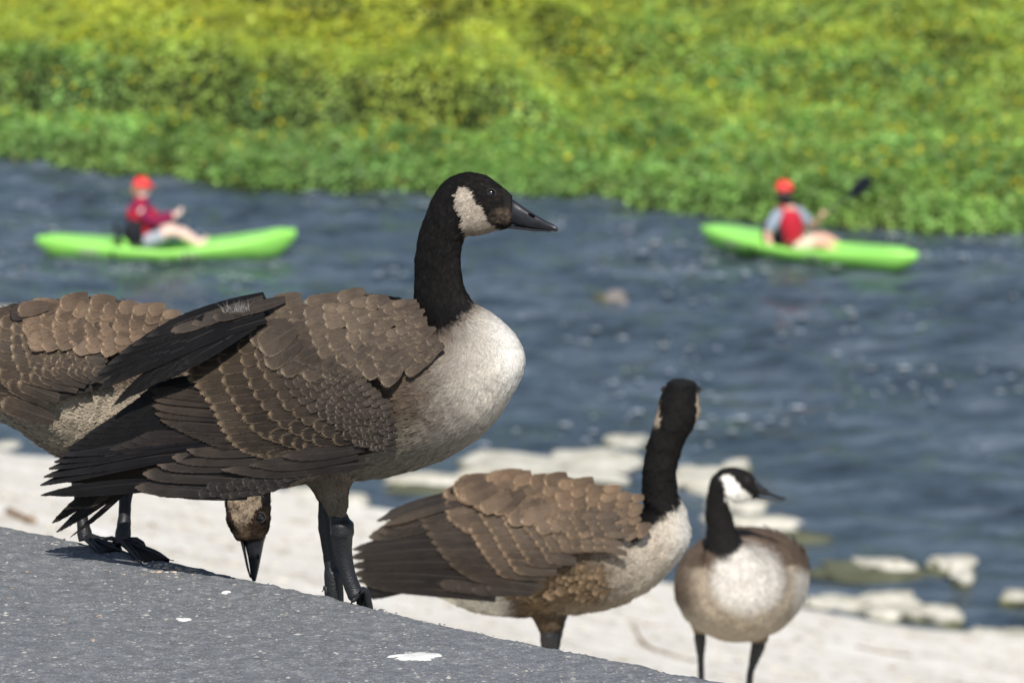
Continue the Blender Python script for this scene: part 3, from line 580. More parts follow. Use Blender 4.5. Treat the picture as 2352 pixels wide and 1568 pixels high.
# the far wing's dark tertials, crossed over the rump
fw = loft_mesh('folded_wing_tip', loft([side((640, 716), (640, 728), 10, -40), side((560, 730), (580, 752), 10, -50), side((470, 760), (500, 810), 8, -90), side((380, 810), (410, 850), 6, -110), side((330, 850), (345, 866), 4, -120)], 30, 20), fr.T, M['black'], g1, base)
fd = tps([(640, 715, -92), (560, 740, -122), (500, 790, -150), (400, 800, -150), (300, 870, -152), (220, 880, -146), (350, 760, -130), (470, 735, -104), (530, 800, -160), (280, 930, -156)])
F2 = Feathers(dm); DK = (.009, .0082, .0085)
F2.row([(216, 880), (226, 868), (245, 848), (285, 812), (346, 772)], 6, (145, 156), (400, 280), (30, 34), DK, (.05, .044, .04), lift=(0, 6), bend=(-66, -30), point=.6, jit=.3, flat=fd)
F2.row([(238, 893), (262, 884), (285, 872)], 5, (143, 148), (390, 350), 34, DK, (.03, .026, .024), lift=(2, 5), bend=-56, point=.5, jit=.4, flat=fd)
F2.row([(274, 929), (286, 918), (310, 908), (345, 888), (372, 876), (400, 860), (430, 836)], 9, (138, 146), (340, 180), (28, 36), (.010, .009, .009), (.022, .02, .02), lift=(-2, 0), bend=(-30, -8), point=.45, jit=.5, flat=fd)
F2.row([(400, 760), (470, 736), (540, 716)], 4, (160, 168), (190, 120), 30, (.060, .048, .04), (.14, .11, .09), lift=8, bend=6, jit=.5, flat=fd)
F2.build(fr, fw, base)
# tail
tail = loft_mesh('tail', loft([side((420, 1080), (430, 1120), 50, -20), side((340, 1105), (350, 1130), 46, -30), side((260, 1128), (268, 1142), 30, -40)], 16, 24), fr.T, M['black'], g1, base)
fl_ = tps([(420, 1100, -70), (300, 1130, -74), (150, 1200, -70), (200, 1130, -80), (400, 1160, -66), (160, 1250, -60)])
F3 = Feathers(dm)
F3.row([(122, 1207), (140, 1186), (158, 1165), (172, 1150)], 5, (142, 158), (250, 220), (26, 22), (.011, .010, .010), (.05, .04, .03), point=.6, jit=.3, flat=fl_, bend=10)
F3.add(131, 1229, 142, 260, 24, (.012, .011, .011), (.045, .04, .035), flat=fl_, bend=6, point=.8, lift=4)
F3.add(146, 1216, 146, 240, 22, (.010, .009, .009), (.03, .026, .022), flat=fl_, bend=6, point=.6, lift=1)
F3.add(162, 1240, 142, 260, 13, (.018, .016, .014), (.05, .04, .034), flat=fl_, bend=24, point=1, lift=7)
F3.row([(215, 1166), (228, 1158), (246, 1146), (262, 1138)], 6, (132, 140), 80, 12, (.05, .038, .028), (.11, .085, .06), point=.9, jit=1.5, flat=fl_, lift=6)
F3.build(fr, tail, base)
# downy tuft on the back
ang = rng.uniform(0, 1, 420); V_ = []; F_ = []
for q in range(80):
    a = R(rng.uniform(195, 318)); L = rng.uniform(10, 32); x0, y0, d0 = 545 + rng.uniform(-26, 34), 714 + rng.uniform(-6, 6), -135 + rng.uniform(-16, 16); b = len(V_)
    V_ += [(x0 - .35, y0, d0), (x0 + .35, y0, d0), (x0 + math.cos(a) * L, y0 + math.sin(a) * L, d0 + rng.uniform(-8, 8))]; F_.append((b, b + 1, b + 2))
o = mesh('down_tuft', fr.T(np.array(V_)), F_, M['tuft'], g1, base, cols={'Col': (.34, .33, .31)}); o['kind'] = 'stuff'
# thigh + legs
def thigh(fr, root, base, ring, colf, n_t=7000, T=True, seed=0):
    Gt = loft(ring, 40, 32); o = loft_mesh('thigh', Gt, fr.T if T else fr.A, M['skin'], root, base, cols=colf); tuft_mesh('thigh_feathers', Gt, fr.T if T else fr.A, M['tuft'], o, base, two(colf, 1.2, .95), n_t, 12, .3, 1.6, back=1, jit=.3, m_rng=(.1, .97)); return o
def col_th(p): nn = vn(p, .05, 6)[:, None]; return np.array((.20, .158, .115)) * (1 + .25 * nn) * np.ones((len(p), 1))
thigh(fr, g1, base, [side((690, 1050), (840, 1040), 60, -60), side((700, 1090), (830, 1078), 50, -56), side((722, 1125), (804, 1120), 40, -50), side((741, 1158), (799, 1158), 31, -46), side((756, 1184), (791, 1186), 20, -44), side((764, 1194), (785, 1195), 10, -44)], col_th)
make_leg(fr, g1, base, [(778, 1170, -44, 14), (780, 1192, -44, 22), (786, 1208, -46, 27), (786, 1226, -46, 27), (787, 1245, -46, 22), (792, 1290, -44, 18.5), (804, 1335, -42, 18), (815, 1362, -40, 19.5), (822, 1384, -40, 20)], 55, toe=.034)
thigh(fr, g1, base, [side((650, 1050), (780, 1050), 50, 50), side((672, 1088), (774, 1085), 42, 50), side((705, 1118), (768, 1118), 30, 50), side((722, 1142), (762, 1142), 20, 48), side((732, 1158), (756, 1158), 10, 46)], col_th, 3000)
make_leg(fr, g1, base, [(742, 1140, 46, 13), (742, 1170, 44, 15), (745, 1210, 42, 19), (750, 1250, 40, 17), (757, 1300, 38, 17), (762, 1335, 36, 22), (766, 1360, 34, 20)], 30, toe=.05)
# belly fringe by the thigh
def col_fr(p): return np.array((.30, .245, .18)) * np.ones((len(p), 1))
Gf = loft([side((560, 1080), (566, 1098), 60, -40), side((620, 1082), (630, 1120), 70, -50), side((680, 1078), (690, 1112), 70, -56), side((730, 1070), (740, 1096), 60, -56)], 24, 24)
ob = loft_mesh('belly_fringe', Gf, fr.T, M['skin'], g1, base, cols=col_fr); tuft_mesh('fringe_feathers', Gf, fr.T, M['tuft'], ob, base, two(col_fr, 1.3, .9), 3000, 20, .22, 2.5, jit=.4)
# bill, eye
up = [side((1172, 474), (1168, 530), 21), side((1180, 474), (1176, 529), 20), side((1198, 487), (1192, 533), 17.5), side((1215, 499), (1214, 537), 15), side((1240, 515), (1240, 541), 12), side((1262, 527), (1262, 544), 10), side((1274, 534), (1273, 547), 7), side((1280, 540), (1279, 547), 3)]
lo = [side((1170, 529), (1168, 538), 15), side((1195, 533), (1192, 541), 12), side((1225, 538), (1222, 545), 9.5), side((1250, 541), (1248, 547), 7), side((1266, 544), (1265, 548), 4)]
make_bill(fr, g1, base, up, lo, (1221, 510, -13.5, 8.5, 3.2, 28))
def skin_d(fr, G, x, y):
    m, k, _ = G.shape; t_ = BVHTree.FromPolygons([tuple(v) for v in G.reshape(-1, 3)], [tuple(int(a) for a in f) for f in grid_faces(m, k, True)])
    h = t_.ray_cast(Vector((x, y - fr.sh * 900, -900)), Vector((0, fr.sh, 1)).normalized()); return h[0].z
ed = skin_d(fr, G, 1129, 461); make_eye(fr, g1, base, (1129, 461, ed + 5.5), 10.5, fr.T)
# ------------------------------------------------------------------ feeding goose at the left
fr = Frame(300, 1000, 5.84, 0); base = np.array(P(250, 1262, 5.82)); base[2] = ground_z(base[0], base[1])
g2 = empty('goose', base, label='goose feeding head down behind the large goose, cut off by the left edge', cat='goose', group='geese beside the river')
rings = [side((-330, 800), (-325, 826), 20), side((-220, 775), (-210, 872), 70), side((-90, 735), (-80, 930), 120), side((40, 706), (30, 975), 155), side((150, 693), (135, 1045), 175), side((250, 692), (230, 1092), 180), side((335, 712), (320, 1112), 168),
         side((402, 748), (392, 1108), 145), side((465, 800), (430, 1085), 112), side((520, 862), (458, 1052), 84), side((566, 925), (486, 1045), 62), side((594, 990), (512, 1062), 50), side((606, 1050), (522, 1092), 44), side((609, 1100), (514, 1120), 42),
         side((613, 1145), (507, 1152), 42), side((614, 1188), (511, 1195), 40), side((608, 1218), (524, 1226), 34), side((601, 1238), (536, 1243), 27)]
for i, q in enumerate(rings): dd = 130 * float(ss(8, 13, i)); q[2] += dd; q[1] += fr.sh * dd
G = loft(rings, 200, 64); nz = vn(G, .045, 71) * 3.5 + vn(G, .12, 72) * 1.5; cen = G.mean(1, keepdims=True); dv = G - cen; dv /= np.linalg.norm(dv, axis=2, keepdims=True) + 1e-6; G = G + dv * nz[..., None]
def col_2(p):
    x, y = p[:, 0], p[:, 1] - fr.sh * np.maximum(p[:, 2], 0) * (p[:, 1] > 1040) * (p[:, 2] > 60); nn = vn(p, .05, 8); n2 = vn(p, .17, 9)
    c = mix((.10, .075, .055), (.42, .355, .27), ss(840, 900, y + 12 * nn)); c = mix(c, (.36, .29, .21), ss(960, 1060, y) * (x > -20)); c = mix(c, (.62, .59, .52), ss(60, -10, x + .5 * (960 - y)) * ss(900, 950, y))
    c = mix(c, BLK * 1.2, ss(440, 470, x + .4 * (y - 1000) + 8 * n2) * (y > 930) * 1.0)
    pm = inpoly(x + 5 * n2, y + 5 * nn, [(513, 1136), (540, 1132), (566, 1130), (596, 1134), (590, 1165), (572, 1186), (560, 1212), (548, 1224), (530, 1206), (518, 1180)]).astype(float)
    c = mix(c, (.30, .235, .17) * (1 + .35 * n2[:, None]), pm); c = mix(c, (.045, .028, .018), .8 * (1 - pm) * ss(1150, 1200, y) * (y > 1100)); c = mix(c, (.13, .088, .056), ss(26, 8, np.hypot(x - 550, y - 1222)) * .8)
    return c
body = loft_mesh('body', G, fr.A, M['skin'], g2, base, cols=col_2)
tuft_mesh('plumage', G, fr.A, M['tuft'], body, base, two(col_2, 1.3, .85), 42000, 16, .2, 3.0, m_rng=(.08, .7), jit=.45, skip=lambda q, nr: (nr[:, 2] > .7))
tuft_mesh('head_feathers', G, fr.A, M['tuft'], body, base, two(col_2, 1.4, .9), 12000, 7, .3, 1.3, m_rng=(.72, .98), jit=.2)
dm = Depth(fr, G, [(0, 700, -60), (0, 800, -150), (0, 920, -160), (150, 700, -70), (150, 780, -160), (150, 860, -190), (300, 720, -90), (300, 800, -160), (-150, 800, -110), (-150, 900, -110), (400, 800, -120)], -260, 520, 650, 1150)
F4 = Feathers(dm); CB = ((.075, .054, .038), (.055, .041, .031)); CR_ = (.33, .245, .165)
F4.row([(-330, 760), (-300, 800), (-260, 850), (-200, 900), (-120, 930), (-40, 930)], 10, (190, 170), 260, 40, (.03, .025, .022), (.05, .04, .035), lift=0, bend=-10)
F4.row([(-60, 735), (-62, 790), (-50, 850), (-20, 900), (20, 925)], 10, (184, 200), 130, 44, CB, CR_, lift=8)
F4.row([(12, 745), (8, 790), (12, 835), (28, 875), (60, 880)], 9, (180, 205), 110, 38, CB, CR_, lift=12)
F4.row([(46, 737), (42, 780), (51, 826), (68, 858), (110, 862)], 9, (178, 205), 90, 34, CB, CR_, lift=16)
F4.row([(72, 734), (68, 780), (80, 815), (96, 845), (140, 850)], 9, (178, 205), 80, 32, CB, CR_, lift=20)
for k_ in range(6):
    t = k_ / 5; F4.row([(98 + 26 * k_, 752), (100 + 22 * k_, 790), (116 + 20 * k_, 822), (140 + 18 * k_, 848)], 8, (175, 205), 50, 25 - 3 * t, CB, CR_, lift=22 + 1.5 * k_, jit=2, var=.13)
for k_ in range(10):
    t = k_ / 9; xa = 80 + 34 * k_; yo = 8 * (k_ % 2); F4.row([(xa, 702 + yo + 3 * abs(k_ - 4)), (xa - 8, 750 + yo), (xa + 2, 790 + 2 * k_ + yo)], 7, (172, 168), (80 - 45 * t), 42 - 18 * t, (.165, .115, .078), (.38, .27, .18), lift=(14 + .8 * k_, 38 - 1.0 * k_), jit=2.4, rise=5, tilt=2, var=.3)
F4.add(38, 722, 176, 44, 40, (.045, .035, .03), (.02, .018, .016), lift=34, point=.2); F4.add(56, 716, 172, 70, 36, (.12, .085, .06), (.3, .22, .15), lift=38)
wing = loft_mesh('wing', loft([side((300, 800), (300, 815), 5, -110), side((220, 800), (210, 836), 8, -120), side((100, 790), (100, 845), 10, -118), side((0, 800), (0, 890), 10, -124), side((-150, 820), (-150, 890), 8, -90), side((-290, 820), (-280, 835), 4, -60)], 40, 24), fr.T, M['black'], g2, base)
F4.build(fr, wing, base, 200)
make_bill(fr, g2, base, [side((603, 1234), (552, 1238), 24, 130), side((598, 1247), (552, 1250), 20, 130), side((592, 1275), (558, 1276), 17, 130), side((586, 1305), (563, 1306), 14, 130), side((580, 1330), (566, 1330), 9, 130), side((577, 1340), (570, 1340), 4, 130)],
          [side((551, 1240), (541, 1242), 17, 130), side((556, 1275), (549, 1275), 14, 130), side((562, 1310), (556, 1308), 11, 130), side((567, 1332), (563, 1331), 5, 130)], (584, 1282, 114.5, 3, 7, 0), T=True)
ed = skin_d(fr, G, 590, 1190); make_eye(fr, g2, base, (590, 1190, ed + 4), 12, fr.T)
make_leg(fr, g2, base, [(188, 1040, -60, 30), (190, 1110, -64, 22), (191, 1170, -70, 13), (194, 1200, -76, 14), (198, 1224, -80, 17), (202, 1243, -84, 18)], -41, toe=.058, back=False)
make_leg(fr, g2, base, [(292, 1050, 10, 30), (292, 1110, -50, 22), (292, 1150, -85, 14.5), (292, 1190, -115, 15), (290, 1225, -135, 18), (290, 1254, -142, 18)], -40, toe=.074)
# ------------------------------------------------------------------ middle goose looking away over the water
fr = Frame(1260, 1280, 7.2, 0); base = np.array(P(1262, 1530, 7.2)); base[2] = ground_z(base[0], base[1])
g3 = empty('goose', base, label='middle goose turned side on with its black head facing away over the water', cat='goose', group='geese beside the river')
rings = [side((838, 1290), (842, 1352), 20), side((910, 1235), (930, 1345), 66), side((990, 1168), (1010, 1370), 108), side((1080, 1118), (1100, 1402), 138), side((1170, 1102), (1190, 1412), 154), side((1260, 1099), (1290, 1408), 158), side((1340, 1108), (1390, 1395), 150), side((1400, 1128), (1480, 1358), 134),
         side((1446, 1155), (1545, 1300), 108), side((1472, 1172), (1586, 1235), 78), side((1480, 1170), (1574, 1174), 54), side((1477, 1135), (1556, 1130), 43), side((1475, 1090), (1552, 1088), 38), side((1480, 1050), (1558, 1050), 36), side((1489, 1010), (1573, 1012), 36), side((1500, 975), (1594, 980), 40, 4),
         side((1509, 945), (1605, 952), 50, 16), side((1516, 920), (1604, 926), 56, 30), side((1527, 903), (1600, 906), 54, 40), side((1534, 889), (1597, 892), 44, 44), side((1545, 884), (1588, 886), 26, 46)]
G = loft(rings, 190, 64); nz = vn(G, .045, 81) * 2.5 + vn(G, .12, 82) * 1.2; cen = G.mean(1, keepdims=True); dv = G - cen; dv /= np.linalg.norm(dv, axis=2, keepdims=True) + 1e-6; G = G + dv * nz[..., None]
def col_3(p):
    x, y, d = p[:, 0], p[:, 1], p[:, 2]; nn = vn(p, .06, 8); n2 = vn(p, .18, 9)
    c = mix((.13, .095, .066), (.50, .44, .36), ss(1330, 1500, x + .1 * (y - 1250) + 18 * nn)); c = mix(c, WHT * .92, ss(1520, 1590, x))
    c = mix(c, (.165, .115, .068) * (1 + .5 * nn[:, None]), ss(1180, 1230, x) * ss(1420, 1330, x) * ss(1250, 1290, y)); c = mix(c, (.36, .30, .22), ss(1330, 1400, y) * ss(1250, 1330, x))
    c = mix(c, (.66, .64, .57), ss(1200, 1150, x) * ss(1330, 1345, y)); c = mix(c, BLK, ss(1000, 960, x))
    nb = ss(8, -8, y - (1205 - (x - 1480) * .75) + 7 * n2) * (x > 1455); c = mix(c, BLK, nb)
    ck = ss(.5, .65, np.where(x < 1528, (1523 - x) / 14, (x - 1588) / 14) + .3 * n2) * ss(900, 915, y) * ss(985, 960, y); c = mix(c, (.40, .33, .25), np.clip(ck, 0, 1) * nb)
    return c
body = loft_mesh('body', G, fr.A, M['skin'], g3, base, cols=col_3)
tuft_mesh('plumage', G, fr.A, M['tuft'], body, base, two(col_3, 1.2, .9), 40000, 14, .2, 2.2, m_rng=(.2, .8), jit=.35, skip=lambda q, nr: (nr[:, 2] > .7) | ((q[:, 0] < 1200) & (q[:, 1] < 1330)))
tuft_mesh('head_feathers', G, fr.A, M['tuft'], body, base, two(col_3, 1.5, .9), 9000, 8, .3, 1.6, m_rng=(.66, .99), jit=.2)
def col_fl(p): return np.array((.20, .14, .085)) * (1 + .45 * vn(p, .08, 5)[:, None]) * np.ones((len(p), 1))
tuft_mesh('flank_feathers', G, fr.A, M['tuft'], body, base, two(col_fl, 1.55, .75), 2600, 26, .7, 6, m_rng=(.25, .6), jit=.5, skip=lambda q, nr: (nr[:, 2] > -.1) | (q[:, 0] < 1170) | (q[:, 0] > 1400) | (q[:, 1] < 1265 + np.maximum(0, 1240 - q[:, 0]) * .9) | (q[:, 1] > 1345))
dm = Depth(fr, G, [(1000, 1160, -60), (1000, 1250, -110), (1000, 1330, -110), (1150, 1110, -60), (1150, 1200, -140), (1150, 1300, -158), (1300, 1110, -70), (1300, 1200, -150), (1300, 1270, -165), (850, 1250, -60), (850, 1330, -60), (1430, 1180, -110), (900, 1190, -40)], 780, 1520, 1070, 1440)
F5 = Feathers(dm); C3 = ((.125, .090, .062), (.080, .060, .045)); R3 = (.34, .24, .155)
F5.row([(833, 1366), (860, 1362), (900, 1350)], 4, (164, 168), 150, 30, BLK * 1.2, (.02, .018, .016), lift=-6, point=.2)
F5.row([(812, 1262), (806, 1285), (808, 1310), (818, 1330), (840, 1342)], 6, (168, 182), (340, 300), 34, (.024, .019, .016), (.05, .04, .032), lift=(0, 2), bend=(-44, -20), jit=.4, point=.4)
F5.row([(960, 1170), (925, 1185), (880, 1215), (850, 1235)], 6, (160, 164), (190, 260), 36, (.036, .028, .022), (.09, .068, .05), lift=2, bend=-22, jit=.4)
F5.row([(960, 1190), (975, 1215), (990, 1240), (1005, 1262), (1030, 1290), (1070, 1318)], 9, (172, 186), 170, 32, (.046, .035, .027), (.11, .083, .06), lift=4, jit=.5, bend=-6)
F5.row([(1012, 1338), (1040, 1346), (1080, 1352), (1120, 1350)], 4, (184, 186), 110, 26, (.045, .036, .03), (.09, .07, .055), lift=5)
F5.row([(1020, 1138), (1024, 1160), (1026, 1185), (1048, 1205), (1076, 1218), (1094, 1245), (1116, 1278), (1140, 1306)], 13, (166, 190), 110, 32, C3, (.37, .255, .165), lift=10, jit=.6)
F5.row([(1085, 1130), (1092, 1160), (1102, 1185), (1125, 1220), (1150, 1262), (1178, 1300)], 11, (166, 188), 100, 32, C3, R3, lift=15, jit=.7)
F5.row([(1132, 1140), (1142, 1170), (1158, 1200), (1180, 1240), (1206, 1280)], 10, (166, 188), 85, 30, C3, R3, lift=19, jit=.8)
F5.row([(1170, 1140), (1185, 1180), (1202, 1210), (1230, 1245), (1250, 1276)], 9, (166, 190), 75, 30, C3, R3, lift=23, jit=1)
for k_ in range(6):
    F5.row([(1215 + 30 * k_, 1190), (1235 + 29 * k_, 1220), (1262 + 24 * k_, 1256)], 6, (165, 190), 52, 25 - 1.5 * k_, (.12, .088, .062), R3, lift=26 + k_, jit=1.5, var=.22)
for k_ in range(13):
    t = k_ / 12; xa = 1050 + 33 * k_; ya = 1114 - 12 * math.sin(t * 2.6) + 40 * t ** 3 + 6 * (k_ % 2); yb = 6 * (k_ % 2) + 1150 + 62 * math.sin(min(t * 1.5, 1) * 1.57) + 20 * t
    F5.row([(xa, ya), (xa - 4, (ya + yb) / 2), (xa + 16, yb)], 6, (174, 158), 84 - 50 * t, 40 - 20 * t, ((.175, .118, .074), (.15, .105, .070)), (.40, .28, .18), lift=(12 + .8 * k_, 40 - 1.5 * k_), rise=3, tilt=1.1, jit=2.2, var=.3)
F5.add(868, 1197, 156, 210, 26, (.04, .033, .028), (.07, .055, .045), lift=14, bend=-20, point=.7); F5.add(885, 1206, 158, 190, 24, (.07, .053, .04), (.12, .09, .06), lift=17, bend=-20, point=.5)
F5.add(1035, 1128, 160, 50, 20, (.02, .017, .015), (.02, .018, .016), lift=24, point=.5); F5.add(1050, 1124, 166, 60, 28, (.13, .09, .062), (.25, .18, .12), lift=30)
wing = loft_mesh('wing', loft([side((1380, 1215), (1380, 1235), 6, -100), side((1300, 1215), (1310, 1258), 10, -116), side((1180, 1200), (1190, 1295), 10, -104), side((1060, 1190), (1080, 1325), 10, -90), side((960, 1230), (970, 1330), 8, -60), side((870, 1260), (870, 1330), 6, -56)], 40, 24), fr.T, M['black'], g3, base)
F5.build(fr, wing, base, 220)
def col_t3(p): return np.array((.10, .07, .045)) * (1 + .4 * vn(p, .06, 5)[:, None]) * np.ones((len(p), 1))
thigh(fr, g3, base, [side((1180, 1345), (1345, 1345), 60, -60), side((1205, 1388), (1320, 1385), 46, -50), side((1222, 1415), (1296, 1412), 34, -46), side((1236, 1440), (1290, 1434), 25, -44), side((1243, 1455), (1282, 1446), 14, -44)], col_t3, 5000)
make_leg(fr, g3, base, [(1262, 1430, -42, 16), (1261, 1455, -42, 20), (1260, 1475, -42, 19), (1261, 1495, -40, 16), (1263, 1520, -40, 14), (1265, 1550, -38, 16)], 30)
make_leg(fr, g3, base, [(1290, 1380, 44, 28), (1284, 1420, 44, 18), (1276, 1455, 42, 17), (1270, 1500, 40, 14), (1268, 1530, 38, 16)], 30)
bz = [[1566, 925, 84, -4, -20, 0, 0, 0, 0], [1569, 934, 120, -3, -15, 0, 0, 0, 0], [1571, 942, 165, -2, -8, 0, 0, 0, 0], [1572, 946, 185, -1, -3, 0, 0, 0, 0]]
for q, w_ in zip(bz, (20, 17, 12, 4)): q[6] = w_
make_bill(fr, g3, base, bz, None)
for sx, xx in ((-1, 1526), (1, 1602)): make_eye(fr, g3, base, (xx, 908, 62), 7, fr.A)
# ------------------------------------------------------------------ right hand goose, facing the camera
fr = Frame(1690, 1340, 8.9, 0); base = np.array(P(1690, 1585, 8.9)); base[2] = ground_z(base[0], base[1])
g4 = empty('goose', base, label='right hand goose facing the camera with white cheek, white breast and bill pointing right', cat='goose', group='geese beside the river')
def rg(x, y, d, V, U): return [x, y + fr.sh * d, d, V[0], -V[1], V[2], U[0], U[1], U[2]]
rings = [rg(1752, 1290, 430, (0, 10, 0), (24, 0, 0)), rg(1748, 1290, 350, (0, 30, 0), (60, 0, 0)), rg(1738, 1300, 250, (0, 70, 0), (112, 0, 0)), rg(1722, 1318, 130, (0, 108, 5), (142, 0, 0)), rg(1704, 1338, 20, (0, 122, 8), (151, 0, 0)), rg(1692, 1350, -80, (0, 116, 25), (143, 0, 0)), rg(1686, 1345, -140, (0, 92, 50), (122, 0, 0)),
         rg(1682, 1322, -172, (0, 62, 62), (96, 0, 0)), rg(1676, 1290, -172, (-3, 30, 58), (68, 0, 0)), rg(1664, 1258, -156, (-6, 10, 46), (47, 0, 4)), rg(1652, 1225, -146, (-12, 2, 34), (34, 0, 10)), rg(1645, 1190, -142, (-20, 2, 22), (24, 0, 18)), rg(1641, 1160, -140, (-24, 2, 10), (8, 0, 25)),
         [1641, 1132 + fr.sh * -140, -140, -23, -2, 0, 0, 0, 27]]
hd = [side((1622, 1112), (1668, 1140), 29, -140), side((1634, 1092), (1682, 1158), 31, -140), side((1655, 1080), (1700, 1156), 31, -140), side((1682, 1078), (1716, 1150), 29, -140), side((1708, 1086), (1728, 1146), 24, -140), side((1724, 1100), (1735, 1144), 17, -140)]
for q in hd: q[1] += fr.sh * q[2]
G = loft(rings + hd, 190, 60); nz = vn(G, .05, 91) * 2 + vn(G, .13, 92); cen = G.mean(1, keepdims=True); dv = G - cen; dv /= np.linalg.norm(dv, axis=2, keepdims=True) + 1e-6; G = G + dv * nz[..., None]
def col_4(p):
    x, d = p[:, 0], p[:, 2]; y = p[:, 1] - fr.sh * d; nn = vn(p, .05, 8); n2 = vn(p, .16, 9)
    c = mix((.115, .080, .056), (.42, .36, .28), ss(1300, 1420, y + 10 * nn)); c = mix(c, (.50, .43, .33), ss(1400, 1460, y) * .6)
    c = mix(c, (.15, .108, .075) * (1 + .3 * nn[:, None]), ss(72, 118, np.abs(x - 1700)) * ss(1430, 1360, y) * ss(1818, 1800, x) * (d < 60)); r = np.hypot((x - 1708) / 90, (y - 1330) / 84) + .12 * n2; c = mix(c, (.56, .53, .48), ss(1.12, .72, r) * (d < -20)); c = mix(c, (.46, .385, .29), ss(1.7, 1.1, r) * ss(.9, 1.12, r) * .8 * (y > 1300))
    c = mix(c, (.55, .51, .45), ss(1800, 1832, x) * ss(1300, 1330, y))
    nb = ss(6, -6, y - 1283 + 26 * np.abs((x - 1652) / 40) ** 2 + 4 * n2) * (d < -90) * (x < 1710); nb = np.maximum(nb, (y < 1235) * (d < -90) * 1.0); c = mix(c, BLK, nb)
    pm = inpoly(x + 2 * n2, y + 2 * nn, [(1646, 1100), (1664, 1094), (1678, 1106), (1694, 1126), (1718, 1142), (1714, 1152), (1690, 1160), (1668, 1168), (1656, 1150), (1658, 1128)]).astype(float); c = mix(c, (.72, .70, .65), pm)
    return c
body = loft_mesh('body', G, fr.A, M['skin'], g4, base, cols=col_4)
tuft_mesh('plumage', G, fr.A, M['tuft'], body, base, two(col_4, 1.12, .94), 42000, 11, .18, 1.4, m_rng=(.05, .98), jit=.35, sizefn=lambda p: np.where(p[:, 1] < 1230, .45, 1.))
ups = [side((1724, 1102), (1728, 1136), 14, -140), side((1740, 1117), (1742, 1140), 13, -140), side((1760, 1133), (1762, 1143), 11, -140), side((1780, 1141), (1780, 1148), 8, -140), side((1796, 1145), (1796, 1150), 3, -140)]
los = [side((1724, 1137), (1726, 1148), 10, -140), side((1745, 1144), (1746, 1151), 9, -140), side((1775, 1149), (1775, 1153), 6, -140), side((1788, 1150), (1788, 1153), 3, -140)]
make_bill(fr, g4, base, ups, los, (1748, 1127, -153, 5, 2, 25), T=True)
make_eye(fr, g4, base, (1705, 1105, -161), 6, fr.T)
def wingside(name, pts, cols):
    W = Feathers(lambda x, y: np.zeros_like(np.asarray(x, float)))
    return W
# folded wings: rows of covert feathers running back along each side of the body
k_m, k_n, _ = G.shape
for sgn in (-1, 1):
    Lw = []
    wg = empty('wing', (0, 0, 0)); wg.parent = g4
    for ri in range(11):
        m0 = int(k_m * (.055 + .028 * ri))
        for ai in range(7):
            ph = (20 + 12.5 * ai + random.uniform(-2, 2) + (6 if ri % 2 else 0)) * sgn; j = int(round(ph / 360 * k_n)) % k_n; c0 = G[min(m0, k_m - 2), j]; nn_ = c0 - G[min(m0, k_m - 2)].mean(0); nn_ /= np.linalg.norm(nn_)
            t = G[max(m0 - 4, 0), j] - c0; t /= np.linalg.norm(t); r_ = np.cross(nn_, t); L = 74 if ri < 5 else 46; W = 42 if ri < 5 else 30
            prof = (.55 + .45 * np.sin(np.clip(_V / .55, 0, 1) * np.pi / 2)) * np.where(_V >= 1, .1, (1 - np.clip((_V - .7) / .3, 0, 1) ** 2.2) ** .5)
            q = c0 + t * (_V[..., None] * L) + r_ * (_U * prof * W / 2)[..., None] + nn_ * (3 + 6 * _V + 1.5 * _U)[..., None]
            shade = random.uniform(.8, 1.2); Lw.append((q.reshape(-1, 3), np.array((.085, .060, .043)) * shade, np.array((.17, .125, .085)) * shade))
    uvq = np.stack([(_U + 1) / 2, _V], -1).reshape(-1, 2)
    for q, c, r_ in Lw: mesh('feather', fr.A(q), FF, M['feather'], wg, (0, 0, 0), cols={'Col': c, 'Rim': r_}, uv=uvq)
    wg.location = -Vector(base) * 0; 
    for ch in wg.children: ch.data.transform(Matrix.Translation(-Vector(base)))
def col_t4(p): return np.array((.27, .20, .13)) * (1 + .3 * vn(p, .06, 5)[:, None]) * np.ones((len(p), 1))
thigh(fr, g4, base, [side((1570, 1395), (1660, 1400), 40, -40), side((1584, 1425), (1636, 1430), 28, -40), side((1592, 1445), (1622, 1447), 17, -40), side((1597, 1455), (1615, 1455), 8, -40)], col_t4, 2500)
thigh(fr, g4, base, [side((1690, 1410), (1800, 1405), 40, -40), side((1712, 1445), (1770, 1442), 28, -40), side((1722, 1466), (1762, 1464), 18, -40), side((1733, 1480), (1752, 1478), 9, -40)], col_t4, 2500)
make_leg(fr, g4, base, [(1607, 1440, -40, 10), (1607, 1460, -40, 13.5), (1608, 1480, -40, 12), (1609, 1510, -42, 8), (1610, 1540, -42, 7.5), (1611, 1570, -44, 9)], -80)
make_leg(fr, g4, base, [(1745, 1460, -40, 13), (1741, 1482, -40, 16), (1734, 1505, -42, 13), (1727, 1530, -44, 9), (1722, 1555, -44, 8), (1717, 1585, -46, 9)], -80)
